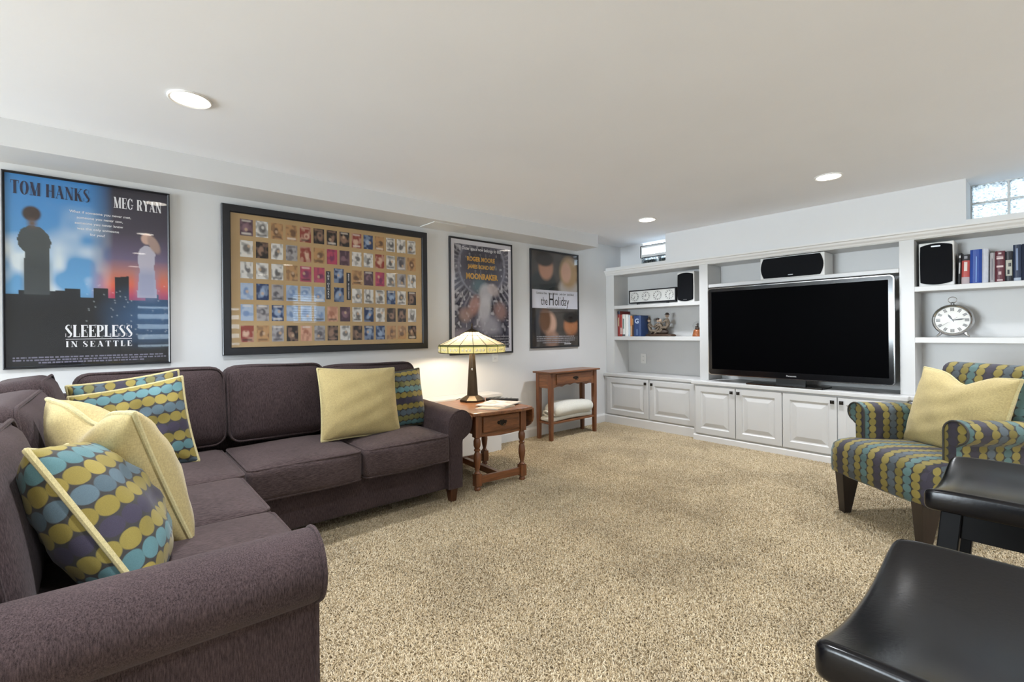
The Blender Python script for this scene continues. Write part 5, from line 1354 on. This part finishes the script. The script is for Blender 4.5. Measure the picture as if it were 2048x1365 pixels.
# seat: deep at the front, rounded front edge
prof = [(.03, .225), (0, .245), (-.004, .30), (-.004, .37), (.012, .412), (.05, .432), (.12, .440), (.35, .43), (.60, .415), (.66, .40), (.66, .225)]
n = len(prof); b = MB(); m = 15
for i in range(m):
    u = -1+2*i/(m-1); x = u*CWd/2
    k = 1-.035*abs(u)**6
    for (y, z_) in prof: b.v.append((x, y+.012*(abs(u)**5), .225+(z_-.225)*k+(.012*(1-u*u) if z_ > .35 else 0)))
for i in range(m-1):
    for k in range(n): b.f.append((i*n+k, i*n+(k+1) % n, (i+1)*n+(k+1) % n, (i+1)*n+k))
b.f.append(tuple(range(n))); b.f.append(tuple((m-1)*n+k for k in range(n))[::-1])
part('seat', b.xf(CM), CH, A, smooth='all', uv=cuv())
def chair_arm(s_):
    """s_ = -1 far arm, +1 near arm; the roll curls outwards"""
    pr_ = []
    for k in range(17):
        a = PI-(PI+math.radians(70))*k/16; pr_.append((.062*math.cos(a), .588+.058*math.sin(a)))
    pr_ = [(-.062, .42), (-.062, .52)]+pr_+[(.004, .52), (.002, .44), (.002, .30), (-.062, .30)]
    n = len(pr_); b = MB(); ys = [(.165, .85), (.170, .96), (.185, 1.0), (.40, 1.0), (.60, .98), (.74, .95)]
    for y, sc_ in ys:
        for a, z_ in pr_:
            zz = .53+(z_-.53)*sc_-.02*max(0, (y-.2))/.5 if z_ > .5 else z_
            b.v.append((s_*(CWd/2-.004+a*sc_), y, zz))
    for i in range(len(ys)-1):
        for k in range(n): b.f.append((i*n+k, i*n+(k+1) % n, (i+1)*n+(k+1) % n, (i+1)*n+k))
    b.f.append(tuple(range(n))); b.f.append(tuple((len(ys)-1)*n+k for k in range(n)))
    def auv(co, nrm):
        p_ = CM.inverted() @ co; n_ = CM.to_3x3().inverted() @ nrm
        if abs(n_.y) > .75: return (p_.x+.512, p_.z)
        return (p_.y+.02, (p_.z-.5)*(1 if n_.x*s_ >= 0 else -1)+(.0 if abs(n_.x) > .6 else p_.x*1.0))
    o = part('arm', b.xf(CM), CH, A, smooth=True, uv=auv)
    part('piping', MB().tube([(s_*(CWd/2-.004+a*.97), .1655, .53+(z_-.53)*.97) for a, z_ in pr_[:-3] if z_ > .30], .0045, 8).xf(CM), CPIPE, o, smooth=True)
    part('side_panel', MB().box(min(s_*(CWd/2-.066), s_*(CWd/2)), max(s_*(CWd/2-.066), s_*(CWd/2)), .185, .74, .20, .43).xf(CM), CH, A, uv=auv, bevel=.008)
chair_arm(-1); chair_arm(1)
bk = rbox(0, 0, 0, CWd-.10, .13, .58, .05, (.0, .018, .0), 14)
BM = CM @ Matrix.Translation((0, .665, .60)) @ Matrix.Rotation(-.20, 4, 'X')
part('backrest', bk.xf(BM), CH, A, smooth='all', uv=cuv())
for s_ in (-1, 1):
    x = s_*(CWd/2-.055)
    b = MB().add([(x-.022, .030, 0), (x+.022, .030, 0), (x+.022, .066, 0), (x-.022, .066, 0), (x-.030, .012, .24), (x+.030, .012, .24), (x+.030, .120, .24), (x-.030, .120, .24)], [(0, 3, 2, 1), (4, 5, 6, 7), (0, 1, 5, 4), (1, 2, 6, 5), (2, 3, 7, 6), (3, 0, 4, 7)])
    part('leg', b.xf(CM), DARKW, A, bevel=.002)
    b = MB().add([(x-.018, .74, 0), (x+.018, .74, 0), (x+.018, .77, 0), (x-.018, .77, 0), (x-.025, .62, .24), (x+.025, .62, .24), (x+.025, .68, .24), (x-.025, .68, .24)], [(0, 3, 2, 1), (4, 5, 6, 7), (0, 1, 5, 4), (1, 2, 6, 5), (2, 3, 7, 6), (3, 0, 4, 7)])
    part('leg', b.xf(CM), DARKW, A, bevel=.002)
c3 = CM.to_3x3()
pillow('plain olive pillow with dented top on the dotted armchair', CM @ Vector((.02, .475, .63)), -(c3 @ Vector((-1, .0, .05))), c3 @ Vector((0, .26, .93)), .50, .44, .18, LINEN, LINENP, PG, chop=.06, seed=9)

# ==================================================================== saddle stools
def stool(x0, y1, label):
    L, W = .49, .40                      # long side along x, front edge at y1 (towards the room)
    cx, cy, zt = x0+L/2, y1-W/2, .672
    t = thing('saddle_stool', label, 'stool', (cx, cy, 0), 'black saddle stools')
    b = MB(); nx, ny = 28, 22; idx = {}
    def top_z(u, v): return zt-.030*(1-abs(u)**2.2)*1.0-.012*(abs(v)**4)*(1-abs(u)**2)-.006*abs(v)**8
    def outl(u, v):
        r_ = .10
        return (u*L/2*(1-.02*abs(v)**8), v*W/2*(1-.03*abs(u)**8))
    for lay in (0, 1):
        for i in range(nx+1):
            for j in range(ny+1):
                u, v = -1+2*i/nx, -1+2*j/ny; x, y = outl(u, v)
                b.v.append((cx+x, cy+y, top_z(u, v) if lay == 0 else zt-.060-.022*(1-u*u)*.6)); idx[(lay, i, j)] = len(b.v)-1
    for i in range(nx):
        for j in range(ny):
            b.f.append((idx[(0, i, j)], idx[(0, i+1, j)], idx[(0, i+1, j+1)], idx[(0, i, j+1)]))
            b.f.append((idx[(1, i, j)], idx[(1, i, j+1)], idx[(1, i+1, j+1)], idx[(1, i+1, j)]))
    for i in range(nx):
        for j in (0, ny): b.f.append((idx[(0, i, j)], idx[(1, i, j)], idx[(1, i+1, j)], idx[(0, i+1, j)]))
    for j in range(ny):
        for i in (0, nx): b.f.append((idx[(0, i, j)], idx[(1, i, j)], idx[(1, i, j+1)], idx[(0, i, j+1)]))
    part('seat', b, BLACKL, t, smooth='all', bevel=.012, seg=3, angle=.9)
    zb = zt-.066
    def foot(sx_, sy_): return Vector((cx+sx_*(L/2-.012), cy+sy_*(W/2+.0), 0))
    def head(sx_, sy_): return Vector((cx+sx_*(L/2-.062), cy+sy_*(W/2-.055), zb))
    for sx_ in (-1, 1):
        for sy_ in (-1, 1):
            f, h = foot(sx_, sy_), head(sx_, sy_); b = MB(); q = .021
            b.add([(f.x-q, f.y-q, 0), (f.x+q, f.y-q, 0), (f.x+q, f.y+q, 0), (f.x-q, f.y+q, 0), (h.x-q, h.y-q, zb), (h.x+q, h.y-q, zb), (h.x+q, h.y+q, zb), (h.x-q, h.y+q, zb)], [(0, 3, 2, 1), (4, 5, 6, 7), (0, 1, 5, 4), (1, 2, 6, 5), (2, 3, 7, 6), (3, 0, 4, 7)])
            part('leg', b, BLACKLEG, t, bevel=.003)
    def at_(sx_, sy_, z_): return foot(sx_, sy_).lerp(head(sx_, sy_), z_/zb)
    def rail(nm, a, c, hh, q=.010):
        d = (c-a).normalized(); nrm = Vector((-d.y, d.x, 0))*q
        vs = [a-nrm, c-nrm, c+nrm, a+nrm]; b = MB().add([tuple(v-Vector((0, 0, hh))) for v in vs]+[tuple(v+Vector((0, 0, hh))) for v in vs], [(0, 3, 2, 1), (4, 5, 6, 7), (0, 1, 5, 4), (1, 2, 6, 5), (2, 3, 7, 6), (3, 0, 4, 7)])
        part(nm, b, BLACKLEG, t, bevel=.002)
    for s_ in (-1, 1):
        rail('apron', at_(-1, s_, zb-.035), at_(1, s_, zb-.035), .032); rail('apron', at_(s_, -1, zb-.035), at_(s_, 1, zb-.035), .032)
        rail('foot_rail', at_(-1, s_, .20), at_(1, s_, .20), .014); rail('foot_rail', at_(s_, -1, .30), at_(s_, 1, .30), .014)
stool(.722, .228, 'black lacquered saddle stool nearest to the front')
stool(1.625, .243, 'black lacquered saddle stool in front of the armchair')
